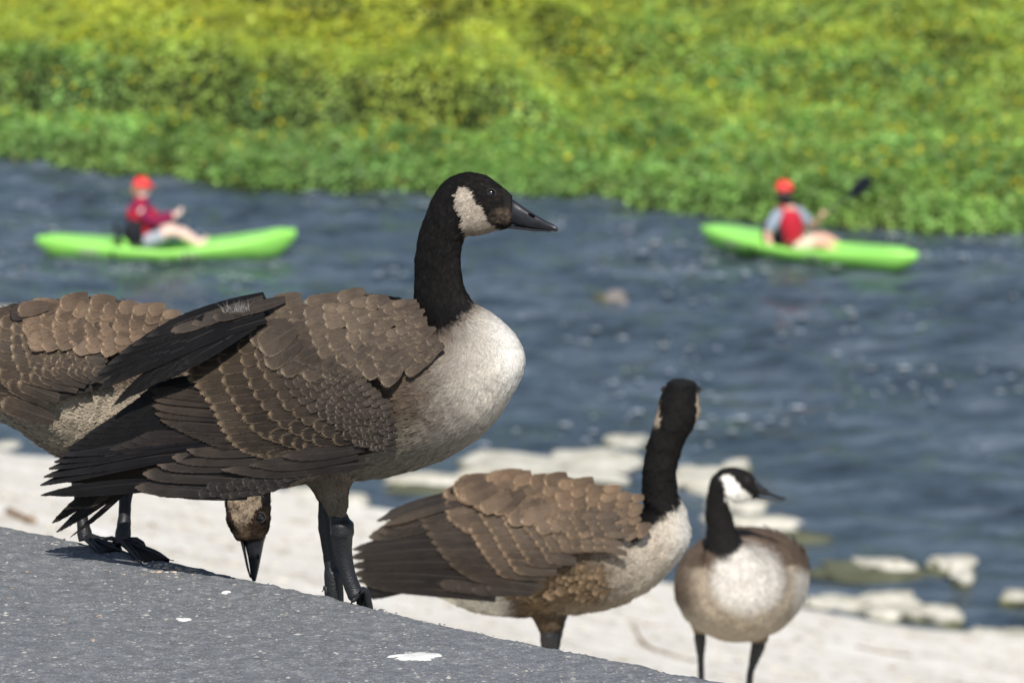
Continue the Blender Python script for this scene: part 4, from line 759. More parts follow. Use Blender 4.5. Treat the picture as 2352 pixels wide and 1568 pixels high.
# ================================================================== kayaks and paddlers
def tube_geo(chain, nseg=12, m=None):
    g_ = loft(tube_rings(chain), m or max(6, len(chain) * 5), nseg); mm = g_.shape[0]; V_ = np.concatenate([g_.reshape(-1, 3), g_[:1].mean(1), g_[-1:].mean(1)])
    F_ = [tuple(int(q) for q in f) for f in grid_faces(mm, nseg, True)] + [(mm * nseg, (j + 1) % nseg, j) for j in range(nseg)] + [(mm * nseg + 1, (mm - 1) * nseg + j, (mm - 1) * nseg + (j + 1) % nseg) for j in range(nseg)]
    return V_, F_
def fuse(name, chains, mat, parent, base, voxel, mapf=lambda v: v, colfn=None, smooth_it=4):
    """several limbs grown together into one continuous closed skin"""
    V_, F_ = [], []
    for ch in chains:
        v, f = ch if isinstance(ch[0], np.ndarray) else tube_geo(ch); b = len(V_); V_ += mapf(v).tolist(); F_ += [tuple(q + b for q in t) for t in f]
    o = mesh(name + '_raw', V_, F_); md = o.modifiers.new('r', 'REMESH'); md.mode = 'VOXEL'; md.voxel_size = voxel; sm = o.modifiers.new('s', 'SMOOTH'); sm.iterations = smooth_it; sm.factor = .5
    dg = bpy.context.evaluated_depsgraph_get(); me = bpy.data.meshes.new_from_object(o.evaluated_get(dg)); bpy.data.objects.remove(o)
    nv = len(me.vertices); co = np.empty(nv * 3, np.float32); me.vertices.foreach_get('co', co); co = co.reshape(-1, 3)
    if colfn is not None:
        a = me.color_attributes.new('Col', 'FLOAT_COLOR', 'POINT'); c = colfn(co); a.data.foreach_set('color', np.concatenate([c, np.ones((nv, 1))], 1).astype(np.float32).ravel())
    me.transform(Matrix.Translation(-Vector(base))); me.polygons.foreach_set('use_smooth', np.ones(len(me.polygons), bool)); me.materials.clear(); me.materials.append(mat); me.name = name
    q = bpy.data.objects.new(name, me); COL.objects.link(q); q.parent = parent; return q
M['hull'] = plain('lime_green_plastic', (.29, .70, .12), .34, .5, .08, 6)
M['skin_tone'] = plain('skin_tone', (.62, .36, .27), .55, .4, .06)
M['skin_fair'] = plain('fair_skin', (.74, .52, .44), .55, .4, .05)
M['red'] = plain('red_fabric', (.42, .012, .03), .75, .3); M['cap_red'] = plain('orange_red_cap', (.80, .045, .04), .55, .4); M['maroon'] = plain('maroon_cloth', (.20, .012, .055), .8, .2)
M['grey_cloth'] = plain('grey_blue_cloth', (.26, .31, .38), .85, .2); M['shorts_grey'] = plain('grey_shorts', (.34, .37, .42), .85, .2); M['shorts_beige'] = plain('beige_shorts', (.60, .52, .40), .85, .2)
M['navy'] = plain('black_fabric', (.012, .012, .018), .7, .3); M['hair'] = plain('dark_hair', (.03, .02, .016), .7, .3); M['blond'] = plain('light_hair', (.36, .20, .12), .7, .3); M['paddle'] = plain('black_plastic', (.012, .014, .02), .3, .5)
M['shaft'] = plain('grey_shaft', (.07, .09, .04), .5, .3)
M['decal'] = plain('grey_hull_print', (.40, .56, .30), .4, .4)
def make_kayak(label, bow, stern, bow_lift, stern_lift, c0, c1):
    """bow, stern: world points on the water line; c0..c1 the open cockpit along the hull from the stern"""
    bow, stern = Vector(bow), Vector(stern); ax = (bow - stern); L = ax.length; ax.normalize(); ay = Vector((-ax.y, ax.x, 0))
    root = empty('kayak', (bow + stern) / 2, label=label, cat='kayak', group='lime green kayaks on the river'); base = np.array(root.location)
    def wl(u): return base + np.array(ax) * ((u - .5) * L)
    Gh = []; us = np.concatenate([[0.], np.linspace(.004, .996, 96), [1.]])
    def prof(u):
        a = abs(2 * u - 1); b = .385 * max(0.02, 1 - a ** 2.7) ** .62; lift = (bow_lift if u > .5 else stern_lift) * a ** 2.3; z0 = -.05 + lift * .38 + .05 * a ** 6; z1 = .150 + lift * 1.0 + .16 * (a ** 1.2) * (1 - a)
        if a > .80: k_ = ((a - .80) / .20) ** 2; zm = z0 * .25 + z1 * .75; z0 = z0 + (zm - z0) * k_ * .85; z1 = z1 + (zm - z1) * k_ * .85
        return b, z0, z1
    for u in us:
        b, z0, z1 = prof(u); rec = .13 * ss(c0, c0 + .035, u) * ss(c1, c1 - .06, u) + .02 * ss(.72, .76, u) * ss(.9, .86, u); r_ = []
        for th in np.linspace(0, math.pi, 15): r_.append((b * math.cos(th), z1 - .015 - (z1 - z0) * math.sin(th) ** 1.05))
        for q in np.linspace(-.97, .97, 17): r_.append((b * q, z1 + .035 * (1 - q * q) - float(rec) * float(ss(.86, .66, abs(q)))))
        c = wl(u); Gh.append([c + np.array(ay) * y + np.array((0, 0, z)) for y, z in r_])
    Gh = np.array(Gh); hull = loft_mesh('hull', Gh, lambda v: v, M['hull'], root, base, flip=False)
    pt = lambda u, y, z: wl(u) + np.array(ay) * y + np.array((0, 0, z))
    # backrest, foot braces, straps, carry handles, print on the side
    v, f = tube_geo([(0, 0, 0, .02), (0, 0, .06, .05), (0, 0, .22, .055), (0, 0, .36, .04), (0, 0, .40, .015)], 16); v = np.array([pt(c0 + .045 - .03 * q[2] / .4 + q[0] * .35 / L, q[1] * 3.4, .07 + q[2] * .9) for q in v]); mesh('backrest', v, f, M['navy'], root, base)
    v, f = tube_geo([(0, 0, 0, .03), (0, 0, .02, .15), (0, 0, .05, .16), (0, 0, .07, .08)], 16); v = np.array([pt(c0 + .13 + q[0] / L, q[1] * 1.25, .045 + q[2] * .8) for q in v]); mesh('seat', v, f, M['navy'], root, base)
    for u in (.03, .965):
        b, z0, z1 = prof(u); v, f = tube_geo([(0, -.05, 0, .011), (0, -.04, .03, .011), (0, 0, .042, .013), (0, .04, .03, .011), (0, .05, 0, .011)], 8); mesh('handle', np.array([pt(u + q[0] / L, q[1], z1 + .01 + q[2]) for q in v]), f, M['navy'], root, base)
    for u in (c0 + .02, c0 + .30):
        b, z0, z1 = prof(u); S_ = []
        for q in np.linspace(0, 1, 9): th = R(8 + 62 * q); S_.append([pt(u + dx, -(b + .004) * math.cos(th), z1 - .015 - (z1 - z0 + .004) * math.sin(th) ** 1.05) for dx in (-.006, .006)])
        mesh('strap', np.array(S_).reshape(-1, 3), grid_faces(9, 2), M['navy'], root, base)
    for ua in (.17, .56):
        S_ = []
        for u in np.linspace(ua, ua + .085, 9):
            b, z0, z1 = prof(u); w_ = .5 + .5 * math.sin((u - ua) / .085 * math.pi); S_.append([pt(u, -(b + .003) * math.cos(R(18 + q * w_)), z1 - .015 - (z1 - z0 + .003) * math.sin(R(18 + q * w_)) ** 1.05) for q in (-9, 0, 9)])
        mesh('print', np.array(S_).reshape(-1, 3), grid_faces(9, 3), M['decal'], root, base)
    return root
zb = lambda x, y: Pz(x, y, ZW)
k1 = make_kayak('left lime green kayak pointing right with a maroon sleeved paddler', zb(680, 596), zb(86, 592), .24, .12, .285, .66)
k2 = make_kayak('right lime green kayak slanting towards the bank rocks, its paddler raising a paddle', zb(2106, 626), zb(1614, 562), .10, .10, .30, .70)
def hand_chains(w_, dirv, curl, side_, sc=1.0, r0=3.6):
    """palm and five fingers in picture units; dirv along the hand, curl the way the fingers close"""
    d = np.array(dirv, float); d /= np.linalg.norm(d); c = np.array(curl, float); c -= d * (c @ d); c /= np.linalg.norm(c); s_ = np.cross(d, c) * side_; w_ = np.array(w_, float); out = []
    out.append([list(w_) + [r0 * 1.2], list(w_ + d * 6 * sc) + [r0 * 1.35], list(w_ + d * 13 * sc) + [r0 * 1.3], list(w_ + d * 17 * sc + c) + [r0 * .9]])
    for i, L in enumerate((11, 13, 12, 9)):
        o_ = w_ + d * 14 * sc + s_ * (i - 1.5) * 3.4 * sc
        out.append([list(o_) + [1.7], list(o_ + d * L * .45 * sc + c * 1.5) + [1.65], list(o_ + d * L * .62 * sc + c * L * .35) + [1.5], list(o_ + d * L * .35 * sc + c * L * .72) + [1.3]])
    o_ = w_ + d * 5 * sc - s_ * 5 * sc; out.append([list(w_ + d * 3 * sc) + [2.2], list(o_ + d * 2) + [2.0], list(o_ + d * 7 * sc + c * 5) + [1.7], list(o_ + d * 9 * sc + c * 9 + s_ * 3) + [1.4]])
    return out
def head_parts(fr, root, base, c, face, r, cap_mat, hair_mat, skin_mat, cap_y, brim=None):
    """head with brow, nose, ears and jaw; face = unit vector in picture units the face looks along"""
    c = np.array(c, float); f = np.array(face, float); f /= np.linalg.norm(f); up = np.array((0, -1., 0)); sd = np.cross(f, up)
    def e(p, q, s_, u, rr): return list(c + f * p * r + sd * q * r + up * u * r) + [rr * r]
    return [[e(-.15, 0, 0, -.95, .3), e(-.12, 0, 0, -.55, .62), e(-.05, 0, 0, -.1, .86), e(-.02, 0, 0, .35, .88), e(-.02, 0, 0, .8, .62), e(-.02, 0, 0, 1.05, .2)],
            [e(.2, 0, 0, -.9, .34), e(.42, 0, 0, -.72, .34), e(.55, 0, 0, -.4, .36), e(.6, 0, 0, 0, .34), e(.55, 0, 0, .35, .36)],
            [e(.75, 0, 0, .12, .10), e(.96, 0, 0, -.12, .14), e(1.02, 0, 0, -.22, .12), e(.8, 0, 0, -.28, .08)],
            [e(.80, 0, 0, -.50, .10), e(.88, 0, 0, -.55, .10), e(.80, 0, 0, -.62, .09)],
            [e(-.05, .82, 0, .15, .08), e(-.12, .95, 0, .05, .13), e(-.05, .84, 0, -.2, .08)], [e(-.05, -.82, 0, .15, .08), e(-.12, -.95, 0, .05, .13), e(-.05, -.84, 0, -.2, .08)]]
def cap(fr, root, base, c, face, r, mat, tiltd=0, brim=True, brim_mat=None):
    c = np.array(c, float); f = np.array(face, float); f /= np.linalg.norm(f); up = np.array((0, -1., 0)); sd = np.cross(f, up); V_ = []; n1, n2_ = 10, 28
    for i in range(n1):
        a = i / (n1 - 1) * math.pi / 2 * 1.08
        for j in range(n2_):
            b = j / n2_ * 2 * math.pi; V_.append(c + f * (-.03 + 1.06 * math.sin(a) * math.cos(b)) * r + sd * math.sin(a) * math.sin(b) * r * .98 + up * (.16 + 1.0 * math.cos(a)) * r)
    o = mesh('cap', fr.A(np.array(V_)), grid_faces(n1, n2_, True), mat, root, base); md = o.modifiers.new('t', 'SOLIDIFY'); md.thickness = .006
    if brim:
        V_ = []
        for i in range(5):
            for j in range(13):
                b = (j / 12 - .5) * R(120); q = 1 + .42 * i / 4 * math.cos(b * 1.2); V_.append(c + f * q * math.cos(b) * r * 1.02 + sd * q ** .4 * math.sin(b) * r + up * (.30 - .02 * (i / 4)) * r)
        b_ = mesh('brim', fr.A(np.array(V_)), grid_faces(5, 13), brim_mat or mat, o, base); md = b_.modifiers.new('t', 'SOLIDIFY'); md.thickness = .006
    return o
def face_bits(fr, root, base, c, face, r):
    c = np.array(c, float); f = np.array(face, float); f /= np.linalg.norm(f); up = np.array((0, -1., 0)); sd = np.cross(f, up)
    for s_ in (-1, 1):
        q = c + f * .84 * r + sd * .34 * r * s_ + up * .08 * r; bm = bmesh.new(); bmesh.ops.create_uvsphere(bm, u_segments=10, v_segments=8, radius=.11 * r * fr.k); me = bpy.data.meshes.new('eye'); bm.to_mesh(me); bm.free(); me.materials.append(M['eye'])
        o = bpy.data.objects.new('eye', me); COL.objects.link(o); o.parent = root; o.location = Vector(fr.A(q[None])[0]) - Vector(base)
# paddler in the left kayak --------------------------------------------------
Y1 = (zb(92, 592).y + zb(672, 596).y) / 2; fr = Frame(340, 560, Y1, 0); base = fr.A(np.array([[335, 552, 0.]]))[0]
p1 = empty('person', base, label='person in red cap, maroon sleeves and red vest sitting in the left kayak', cat='person', group='paddlers on the river')
fc = (1, .08, -.10); hc = (329, 430, 0); hr = 19
ch = [[(331, 556, 0, 24), (330, 535, 0, 25), (326, 508, 0, 25), (325, 484, 0, 27), (326, 470, 0, 22), (327, 458, 0, 11), (328, 446, 0, 9.5)], [(325, 476, -14, 14), (326, 478, 0, 20), (325, 476, 14, 14)]] + head_parts(fr, p1, base, hc, fc, hr, 0, 0, 0, 0)
for sg in (-1, 1):
    ch.append([(326, 478, 26 * sg, 11), (343, 497, 34 * sg, 9.5), (362, 505, 34 * sg, 8.5), (385, 500, 26 * sg, 7), (404, 494, 16 * sg, 5)]); ch += hand_chains((404, 494, 16 * sg), (.8, -.45, -.25 * sg), (.2, -1, 0), sg, .9)
    ch.append([(333, 550, 15 * sg, 17), (362, 540, 20 * sg, 15), (396, 528, 22 * sg, 11.5), (420, 536, 20 * sg, 10), (446, 552, 16 * sg, 8), (464, 560, 14 * sg, 6)]); ch.append([(462, 562, 14 * sg, 7), (470, 554, 14 * sg, 6), (475, 545, 15 * sg, 4.5)])
fuse('body', ch, M['skin_fair'], p1, base, .010, fr.A); face_bits(fr, p1, base, hc, fc, hr)
sh = [[(328, 552, 0, 27), (329, 530, 0, 28), (325, 505, 0, 28), (324, 482, 0, 29), (326, 468, 0, 22), (327, 460, 0, 16), (328, 451, 0, 14)]]
for sg in (-1, 1): sh.append([(326, 478, 22 * sg, 13.5), (343, 497, 34 * sg, 12), (362, 505, 34 * sg, 11), (385, 500, 26 * sg, 9.5), (400, 495, 18 * sg, 7.5)])
sh.append([(325, 478, -28, 15), (326, 480, 0, 24), (325, 478, 28, 15)])
fuse('shirt', sh, M['maroon'], p1, base, .014, fr.A, smooth_it=2)
fuse('vest', [[(327, 548, 0, 28), (328, 530, 0, 31.5), (325, 505, 0, 32), (323, 484, 0, 31), (325, 470, 0, 20)], [(345, 540, 0, 20), (346, 505, 0, 20), (341, 482, 0, 17)], [(326, 470, -20, 9), (323, 464, -18, 9), (326, 470, 20, 9)]], M['red'], p1, base, .014, fr.A, smooth_it=2)
fuse('vest_side', [[(314, 552, -28, 20), (311, 524, -32, 21), (316, 500, -33, 16)], [(298, 548, -10, 15), (298, 518, -12, 15)]], M['navy'], p1, base, .014, fr.A)
fuse('shorts', [[(333, 552, 15, 20), (360, 543, 20, 18), (378, 536, 22, 16)], [(333, 552, -15, 20), (360, 543, -20, 18), (378, 536, -22, 16)], [(328, 556, -14, 20), (328, 556, 14, 20)]], M['shorts_grey'], p1, base, .014, fr.A)
cap(fr, p1, base, hc, fc, hr * 1.06, M['cap_red']); fuse('hair', [[(316, 424, 0, 12), (313, 440, 0, 11), (316, 452, 0, 7)]], M['blond'], p1, base, .010, fr.A)
# paddler in the right kayak --------------------------------------------------
Y2 = (zb(1622, 558).y + zb(2098, 622).y) / 2 + .1; fr = Frame(1800, 570, Y2, 0); base = fr.A(np.array([[1812, 572, 0.]]))[0]
p2 = empty('person', base, label='person in red cap and grey shirt holding a paddle in the right kayak', cat='person', group='paddlers on the river')
fc = (.75, .12, -.75); hc = (1801, 438, 0); hr = 19.5
ch = [[(1822, 566, 0, 24), (1820, 545, 0, 25), (1814, 520, 0, 26), (1811, 498, 0, 28), (1808, 482, 0, 22), (1804, 468, 0, 11), (1802, 455, 0, 10)], [(1790, 488, -4, 14), (1808, 490, 0, 20), (1826, 486, 6, 14)]] + head_parts(fr, p2, base, hc, fc, hr, 0, 0, 0, 0)
ch.append([(1786, 490, -6, 12), (1772, 518, -14, 11), (1762, 541, -16, 9.5), (1768, 558, -26, 8), (1774, 570, -36, 6)]); ch += hand_chains((1774, 570, -36), (.5, .8, -.3), (.8, -.2, .5), 1, .9)
ch.append([(1830, 489, 8, 12), (1850, 508, 14, 10), (1862, 520, 14, 9), (1874, 512, 2, 7.5), (1884, 502, -6, 6)]); ch += hand_chains((1884, 502, -6), (.3, -.9, -.2), (.7, .2, .6), -1, .9)
ch.append([(1824, 562, -16, 17), (1852, 556, -22, 15), (1886, 556, -24, 11), (1908, 568, -24, 9), (1932, 582, -22, 8), (1946, 586, -22, 6)]); ch.append([(1826, 560, 14, 17), (1858, 552, 10, 15), (1894, 548, 6, 12), (1920, 560, 4, 10), (1944, 576, 2, 8), (1956, 582, 0, 6)])
fuse('body', ch, M['skin_tone'], p2, base, .010, fr.A); face_bits(fr, p2, base, hc, fc, hr)
fuse('shirt', [[(1822, 562, 0, 27), (1820, 540, 0, 28), (1814, 518, 0, 29), (1810, 496, 0, 30), (1808, 480, 0, 22)], [(1790, 488, -4, 16), (1774, 512, -12, 15), (1765, 528, -15, 13)], [(1826, 488, 6, 17), (1848, 504, 13, 15), (1858, 514, 14, 13)], [(1788, 490, -4, 17), (1808, 492, 0, 23), (1828, 488, 6, 17)]], M['grey_cloth'], p2, base, .014, fr.A, smooth_it=2)
fuse('vest', [[(1822, 556, -6, 27), (1820, 538, -8, 28), (1815, 515, -8, 29), (1811, 494, -7, 26), (1808, 480, -6, 16)], [(1796, 486, -14, 8), (1800, 472, -6, 8), (1812, 468, 8, 8)]], M['red'], p2, base, .014, fr.A, smooth_it=2)
fuse('vest_side', [[(1796, 552, -14, 12), (1792, 530, -14, 13), (1792, 512, -12, 10)]], M['navy'], p2, base, .014, fr.A)
fuse('shorts', [[(1824, 564, -16, 20), (1850, 558, -22, 18), (1868, 556, -24, 16)], [(1826, 562, 14, 20), (1858, 554, 10, 18), (1874, 551, 8, 16)], [(1822, 568, -14, 20), (1822, 568, 14, 20)]], M['shorts_beige'], p2, base, .014, fr.A)
cap(fr, p2, base, hc, fc, hr * 1.06, M['cap_red'], brim_mat=M['navy']); fuse('hair', [[(1794, 440, 8, 15), (1794, 455, 6, 13), (1798, 466, 2, 9)]], M['hair'], p2, base, .010, fr.A); fuse('neck_gaiter', [[(1804, 446, -5, 15), (1805, 458, -4, 14), (1805, 470, -3, 13)]], M['navy'], p2, base, .010, fr.A)
# paddle, held in both hands
pb = fr.A(np.array([[1830, 545, -22.]]))[0]
pd = empty('paddle', pb, label='black bladed paddle held up by the paddler in the right kayak', cat='paddle')
A_, B_ = np.array((1948., 452, 6)), np.array((1752., 596, -52)); v, f = tube_geo([list(A_) + [2.2], list((A_ + B_) / 2) + [2.2], list(B_) + [2.2]], 10); mesh('shaft', fr.A(v), f, M['shaft'], pd, pb)
for e_, d_ in ((A_, (A_ - B_)), (B_, (B_ - A_))):
    d_ = d_ / np.linalg.norm(d_); n_ = np.cross(d_, (.25, .35, -.9)); n_ /= np.linalg.norm(n_); th = np.cross(d_, n_); Q = []
    for q, wd in ((0, 3), (.15, 9), (.4, 18), (.7, 20), (.9, 16), (1, 6)): c_ = e_ + d_ * (q * 72 - 6); Q.append(list(c_) + list(n_ * wd) + list(th * (2.2 if q < .9 else 1.2)))
    loft_mesh('blade', loft(Q, 20, 16), fr.A, M['paddle'], pd, pb)
# ================================================================== rocks
n = N('pale_limestone'); p = n.pos(); a = n.noise(2.2, 6, p, .65); b = n.noise(14, 4, p)
col = n.ramp(a, [(.28, (.26, .24, .17)), (.45, (.47, .445, .365)), (.7, (.60, .575, .50))]); col = n.mixc(1., col, n.ramp(b, [(.3, (.8, .8, .8)), (.7, (1.1, 1.1, 1.1))]), 'MULTIPLY')
g_ = n.n('ShaderNodeNewGeometry'); gs_ = n.n('ShaderNodeSeparateXYZ'); n.l(g_.outputs['Position'], gs_.inputs[0]); al = n.mr(n.math('ADD', gs_.outputs[2], n.math('MULTIPLY', a, .08)), ZW + .05, ZW + .09, 1., 0.)
col = n.mixc(al, col, (.115, .125, .055)); n.base(col).set(rough=.9, spec=.2); n.bump(b, .02, .7); M['rock'] = n.m
M['moss'] = plain('green_algae_mud', (.095, .10, .062), .9, .2, .5, 3, .02); M['brown_rock'] = plain('brown_grey_stone', (.19, .17, .155), .85, .3, .4, 5, .01)
def rock(x, y, w_, h_, label, mat='rock', height=.16, group='pale slabs in the shallow water', seed=0, name='rock', cat='rock', depth=None, rot=0):
    c = Pz(x, y + h_ * .15, ZW); m_ = c.y / F; W = w_ * m_ / 2; D = depth or max(.18, (h_ * m_ - height * .9) / math.sin(R(11.5)) / 2); bm = bmesh.new(); bmesh.ops.create_icosphere(bm, subdivisions=4, radius=1)
    V_ = np.array([v.co for v in bm.verts]); 
    for v in bm.verts: pass
    fx = np.sign(V_[:, 0]) * np.abs(V_[:, 0]) ** .75; fy = np.sign(V_[:, 1]) * np.abs(V_[:, 1]) ** .75; fz = np.sign(V_[:, 2]) * np.abs(V_[:, 2]) ** .35
    rr = 1 + .42 * vn(V_ * 1.6 + seed * 3.7, 1, 5) + .2 * vn(V_ * 4 + seed, 1, 6); ca, sa = math.cos(rot), math.sin(rot)
    lx, ly = fx * W * rr, fy * D * rr; px_, py_ = lx * ca - ly * sa, lx * sa + ly * ca; pz_ = fz * height * (1 + .25 * vn(V_ * 2.3 + seed, 1, 7)) + .03 * vn(np.stack([lx, ly, lx * 0], -1), 3, seed)
    V2 = np.stack([c.x + px_, c.y + py_, ZW + pz_ * (V_[:, 2] > 0) - .25 * (V_[:, 2] <= 0) * np.abs(V_[:, 2])], -1); Fc = [tuple(q.index for q in f.verts) for f in bm.faces]; bm.free()
    base_ = (c.x, c.y, ZW); o = mesh(name, V2, Fc, M[mat], None, base_); o.location = base_; return tag(o, label, cat, group)
SPEC = [(1180, 1068, 250, 70, 'long pale slab at the left of the slabs behind the middle goose back'), (1375, 1062, 200, 74, 'wide pale slab left of the middle goose neck'), (1440, 1013, 90, 42, 'small pale slab farthest out, just left of the black neck'), (1270, 1100, 330, 44, 'low pale slab nearest above the middle goose back'),
        (985, 1108, 210, 40, 'low pale slab under the large goose belly line'), (1615, 1098, 150, 66, 'pale slab between the middle goose neck and the right goose head'), (1692, 1070, 66, 26, 'small pale slab just above the right goose crown'), (1700, 1168, 130, 40, 'pale slab behind the bill of the right goose'),
        (1735, 1208, 200, 26, 'flat pale slab level with the right goose neck'), (1660, 1140, 120, 40, 'pale slab hidden partly by the right goose cheek'), (2035, 1303, 150, 32, 'pale stone on the left of the green shoal'), (2185, 1303, 110, 18, 'narrow pale stone on the middle of the green shoal'), (2208, 1330, 56, 26, 'small pale block at the right tip of the green shoal'),
        (2033, 1382, 125, 34, 'oblong pale block alone in the blue water near the right shore'), (2335, 1370, 80, 26, 'pale block in the water at the right picture edge'), (18, 1030, 66, 30, 'pale rock in the water at the left picture edge'), (105, 1010, 46, 22, 'small pale rock below the feeding goose breast'),
        (10, 722, 110, 36, 'pale rock at the left edge above the feeding goose'), (425, 742, 60, 12, 'flat pale rock behind the feeding goose shoulder'), (2150, 1418, 110, 26, 'low pale stone lying on the right shoreline'), (1905, 1393, 150, 24, 'low broken ledge on the shoreline right beside the right goose'), (2035, 1412, 120, 18, 'low broken ledge below the oblong block on the shoreline'), (2345, 1462, 90, 24, 'low ledge at the right edge where the shore meets the water'), (1120, 1150, 130, 18, 'thin ledge between the slabs and the middle goose back'), (800, 1158, 90, 18, 'thin ledge at the water edge right of the large goose legs'), (2262, 1462, 80, 26, 'rounded pale stone on the right shoreline near the corner'), (700, 1140, 120, 26, 'pale rock at the water edge beside the thigh of the large goose')]
for i, (x, y, w_, h_, lb) in enumerate(SPEC): rock(x, y, w_, h_, lb, seed=i + 1, height=.085 if w_ > 100 else .06, rot=(-.25 if x > 1500 else -.1))
rock(1412, 694, 62, 32, 'brown and grey stone breaking the surface in mid river', 'brown_rock', .13, None, 31); rock(1383, 696, 40, 14, 'dark low stone beside the brown stone in mid river', 'moss', .07, None, 33)
for x, y, w_, h_, lb, sd_ in ((2040, 1312, 380, 36, 'long green shoal with pale stones on it at the right', 41), (1830, 1232, 190, 24, 'low green shoal right of the right goose back', 42), (660, 1150, 110, 34, 'green patch of weed at the water edge behind the large goose thigh', 43), (1010, 1128, 260, 26, 'weedy green shoal below the low slab under the large goose', 44)):
    rock(x, y, w_, h_, lb, 'moss', .045, 'green weedy shoals', sd_, 'shoal', 'shoal', rot=-.3)
# ================================================================== small things on the ground
def ground_at(px, py, f=None):
    """first meeting of the sight line with the bank or path"""
    def hit(Y):
        q = P(px, py, Y); s_ = s_of(q.x, q.y); g_ = (path_bump([q.x], [q.y])[0] if s_ < .0 else (bank_z(np.array([q.x]), np.array([q.y]))[0] if s_ > .08 else -.02))
        return q.z <= g_, Vector((q.x, q.y, float(g_)))
    a = 4.8
    while a < 46 and not hit(a + .04)[0]: a += .04
    if a >= 46: return None
    b = a + .04
    for _ in range(12):
        m_ = (a + b) / 2
        if hit(m_)[0]: b = m_
        else: a = m_
    return hit(b)[1]
M['dropping'] = plain('white_dropping', (.60, .59, .56), .9, .1, .3, 130)
def splat(px, py, rw, rd, label, seed, h=.0022, arms=.5, nm='bird_dropping', mat='dropping', cat='bird dropping', group='white droppings on the asphalt'):
    c = ground_at(px, py); V_ = [(c.x, c.y, c.z + h)]; k_ = 40
    for ring, hh in ((.5, h), (.85, h * .6), (1.0, -.0016)):
        for j in range(k_):
            a = j / k_ * 2 * math.pi; r_ = ring * (1 + arms * vn(np.array([[math.cos(a) * 2.2, math.sin(a) * 2.2, seed * 1.9]]), 1, seed)[0] + .22 * vn(np.array([[math.cos(a) * 6, math.sin(a) * 6, seed]]), 1, seed + 3)[0])
            x, y = c.x + math.cos(a) * rw * r_, c.y + math.sin(a) * rd * r_; V_.append((x, y, float(path_bump([x], [y])[0] if s_of(c.x, c.y) < .02 else bank_z(np.array([x]), np.array([y]))[0]) + hh))
    F_ = [(0, 1 + j, 1 + (j + 1) % k_) for j in range(k_)] + [(1 + r_ * k_ + j, 1 + (r_ + 1) * k_ + j, 1 + (r_ + 1) * k_ + (j + 1) % k_, 1 + r_ * k_ + (j + 1) % k_) for r_ in (0, 1) for j in range(k_)]
    o = mesh(nm, V_, F_, M[mat], None, tuple(c)); o.location = c; return tag(o, label, cat, group)
splat(955, 1509, .026, .020, 'largest white bird dropping, splashed on the asphalt below the middle goose', 3)
splat(517, 1361, .006, .004, 'small white dropping on the asphalt just under the feeding goose bill', 5); splat(422, 1424, .009, .006, 'oval white dropping in the middle of the asphalt', 8)
splat(425, 1300, .010, .008, 'white dropping beside the toe tip of the feeding goose', 14)
# grit and chips lying on the asphalt
k_ = 5200; gx = rng.uniform(0, 1, k_); px_ = rng.uniform(-40, 1750, k_); py_ = rng.uniform(1200, 1600, k_); V_ = []; F_ = []; C_ = []
OCT = np.array([(1, 0, 0), (0, 1, 0), (-1, 0, 0), (0, -1, 0), (0, 0, .8), (0, 0, -.8)]); OF = [(0, 1, 4), (1, 2, 4), (2, 3, 4), (3, 0, 4), (1, 0, 5), (2, 1, 5), (3, 2, 5), (0, 3, 5)]
dens = vn2(px_ * 1.0, py_ * 2.6, .012, 61); _q = [Pz(a, b, 0) for a, b in zip(px_, py_)]; _pb = path_bump([q.x for q in _q], [q.y for q in _q])
for i in range(k_):
    if rng.random() > .38 + .62 * max(0, dens[i]) and True: continue
    q = _q[i]
    if s_of(q.x, q.y) > -.004: continue
    r_ = .0008 + .0026 * rng.random() ** 4; z = float(_pb[i]); b = len(V_); a = rng.uniform(0, 6.28); st = rng.uniform(.6, 1.5, 3); ca, sa = math.cos(a), math.sin(a)
    for o_ in OCT * (1 + rng.uniform(-.3, .3, (6, 1))): x, y, zz = o_ * r_ * st; V_.append((q.x + x * ca - y * sa, q.y + x * sa + y * ca, z + zz * .55 + r_ * .12))
    F_ += [tuple(t + b for t in f) for f in OF]; t = rng.random(); c = mix((.20, .20, .195), (.36, .35, .32), t) if rng.random() < .975 else np.array((.28, .20, .14)); C_ += [c] * 6
for i in range(300):
    u_ = rng.uniform(-.2, 1.3); sv = rng.normal(-.008, .006); x = pL.x + EDGE.x * u_ + NRM.x * sv; y = pL.y + EDGE.y * u_ + NRM.y * sv; r_ = .0010 + .0024 * rng.random() ** 3; z = float(path_bump([x], [y])[0]) - max(0, sv) ** 2 * 26; b = len(V_); st = rng.uniform(.6, 1.5, 3)
    for o_ in OCT * (1 + rng.uniform(-.3, .3, (6, 1))): V_.append((x + o_[0] * r_ * st[0], y + o_[1] * r_ * st[1], z + o_[2] * r_ * .5))
    F_ += [tuple(t + b for t in f) for f in OF]; C_ += [mix((.10, .105, .112), (.24, .235, .22), rng.random() ** 2)] * 6
n = N('grit'); n.base(n.attr('Col')).set(rough=.8, spec=.3); M['grit'] = n.m
o = mesh('grit', V_, F_, M['grit'], smooth=False, cols={'Col': np.array(C_)}); tag(o, 'pale grit and chips scattered over the grey asphalt', 'grit', kind='stuff')
c0_ = Pz(395, 1297, 0); V_ = []; F_ = []; C_ = []
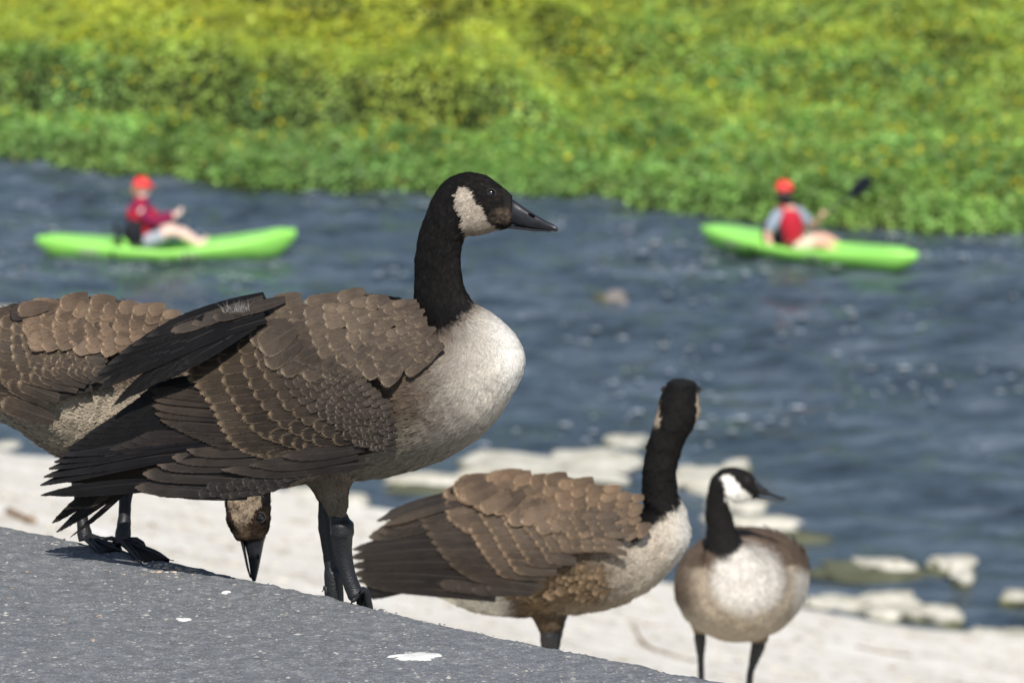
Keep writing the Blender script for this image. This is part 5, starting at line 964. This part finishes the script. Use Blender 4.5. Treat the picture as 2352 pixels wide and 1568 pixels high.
for i in range(150):
    x, y = c0_.x + rng.normal(0, .028) + 0.0, c0_.y + rng.normal(0, .02); x, y = x + .01, y - .012
    if s_of(x, y) > -.003: continue
    b = len(V_); z = float(path_bump([x], [y])[0]); r_ = rng.uniform(.001, .0032); st = rng.uniform(.5, 1.8, 3)
    for o_ in OCT: V_.append((x + o_[0] * r_ * st[0], y + o_[1] * r_ * st[1], z + o_[2] * r_ * .5))
    F_ += [tuple(t + b for t in f) for f in OF]; C_ += [mix((.42, .30, .18), (.62, .57, .48), rng.random())] * 6
o = mesh('crumbs', V_, F_, M['grit'], smooth=False, cols={'Col': np.array(C_)}); tag(o, 'tan and white crumbs beside the toe of the feeding goose', 'crumbs', kind='stuff')
# twigs and litter on the pale bank
M['twig'] = plain('dry_twig', (.26, .17, .10), .9, .2, .3, 40)
def twig(pts, r_, label, leafy=False):
    P_ = [ground_at(x, y) for x, y in pts]
    if any(q is None for q in P_): print('twig miss', label); return
    ch_ = [(q.x, q.y, q.z + r_ * .8, r_ * (1 - .12 * i)) for i, q in enumerate(P_)]; v, f = tube_geo(ch_, 8); 
    o = mesh('twig', v, f, M['twig'], None, tuple(P_[0])); o.location = P_[0]; return tag(o, label, 'twig', 'dry twigs on the pale bank')
twig([(1455, 1440), (1470, 1468), (1498, 1492), (1530, 1500)], .0085, 'curved brown twig on the pale bank between the middle and right geese')
twig([(1530, 1502), (1570, 1512), (1600, 1518)], .005, 'thin straight twig continuing right from the curved twig')
twig([(1440, 1425), (1480, 1432), (1516, 1440)], .004, 'faint thin twig above the curved one')
twig([(20, 1180), (45, 1192), (78, 1204)], .02, 'brown stick at the left edge above the asphalt corner')
twig([(1968, 1486), (2030, 1500), (2090, 1506)], .008, 'long pale brown stick on the bank right of the right goose')
splat(228, 1222, .09, .12, 'white splash on the bank between the legs of the feeding goose', 21, h=.02, arms=.3)
M['pebble'] = plain('bank_pebble', (.42, .38, .31), .9, .2, .35, 25)
V_ = []; F_ = []; C_ = []
_Yg = 5.5 + rng.uniform(.7, 26, 3200) * 1.25 * rng.uniform(.85, 1.15, 3200); _X = (rng.uniform(-100, 2450, 3200) - CX) / F * _Yg * 1.02; _z = bank_z(_X, _Yg)
for i in range(3200):
    X_, Yg, z = float(_X[i]), float(_Yg[i]), float(_z[i])
    if z < ZW + .1 or s_of(X_, Yg) < .4: continue
    b = len(V_); r_ = rng.uniform(.25, 1) ** 2 * .0016 * Yg * .8; st = rng.uniform(.5, 1.8, 3); a = rng.uniform(0, 6.28); ca, sa = math.cos(a), math.sin(a)
    for o_ in OCT: x, y, zz = o_ * r_ * st; V_.append((X_ + x * ca - y * sa, Yg + x * sa + y * ca, z + zz * .5))
    F_ += [tuple(t + b for t in f) for f in OF]; C_ += [mix((.20, .16, .11), (.55, .50, .42), rng.random() ** .7)] * 6
o = mesh('bank_gravel', V_, F_, M['grit'], smooth=False, cols={'Col': np.array(C_)}); tag(o, 'brown and pale gravel strewn over the bank', 'gravel', kind='stuff')
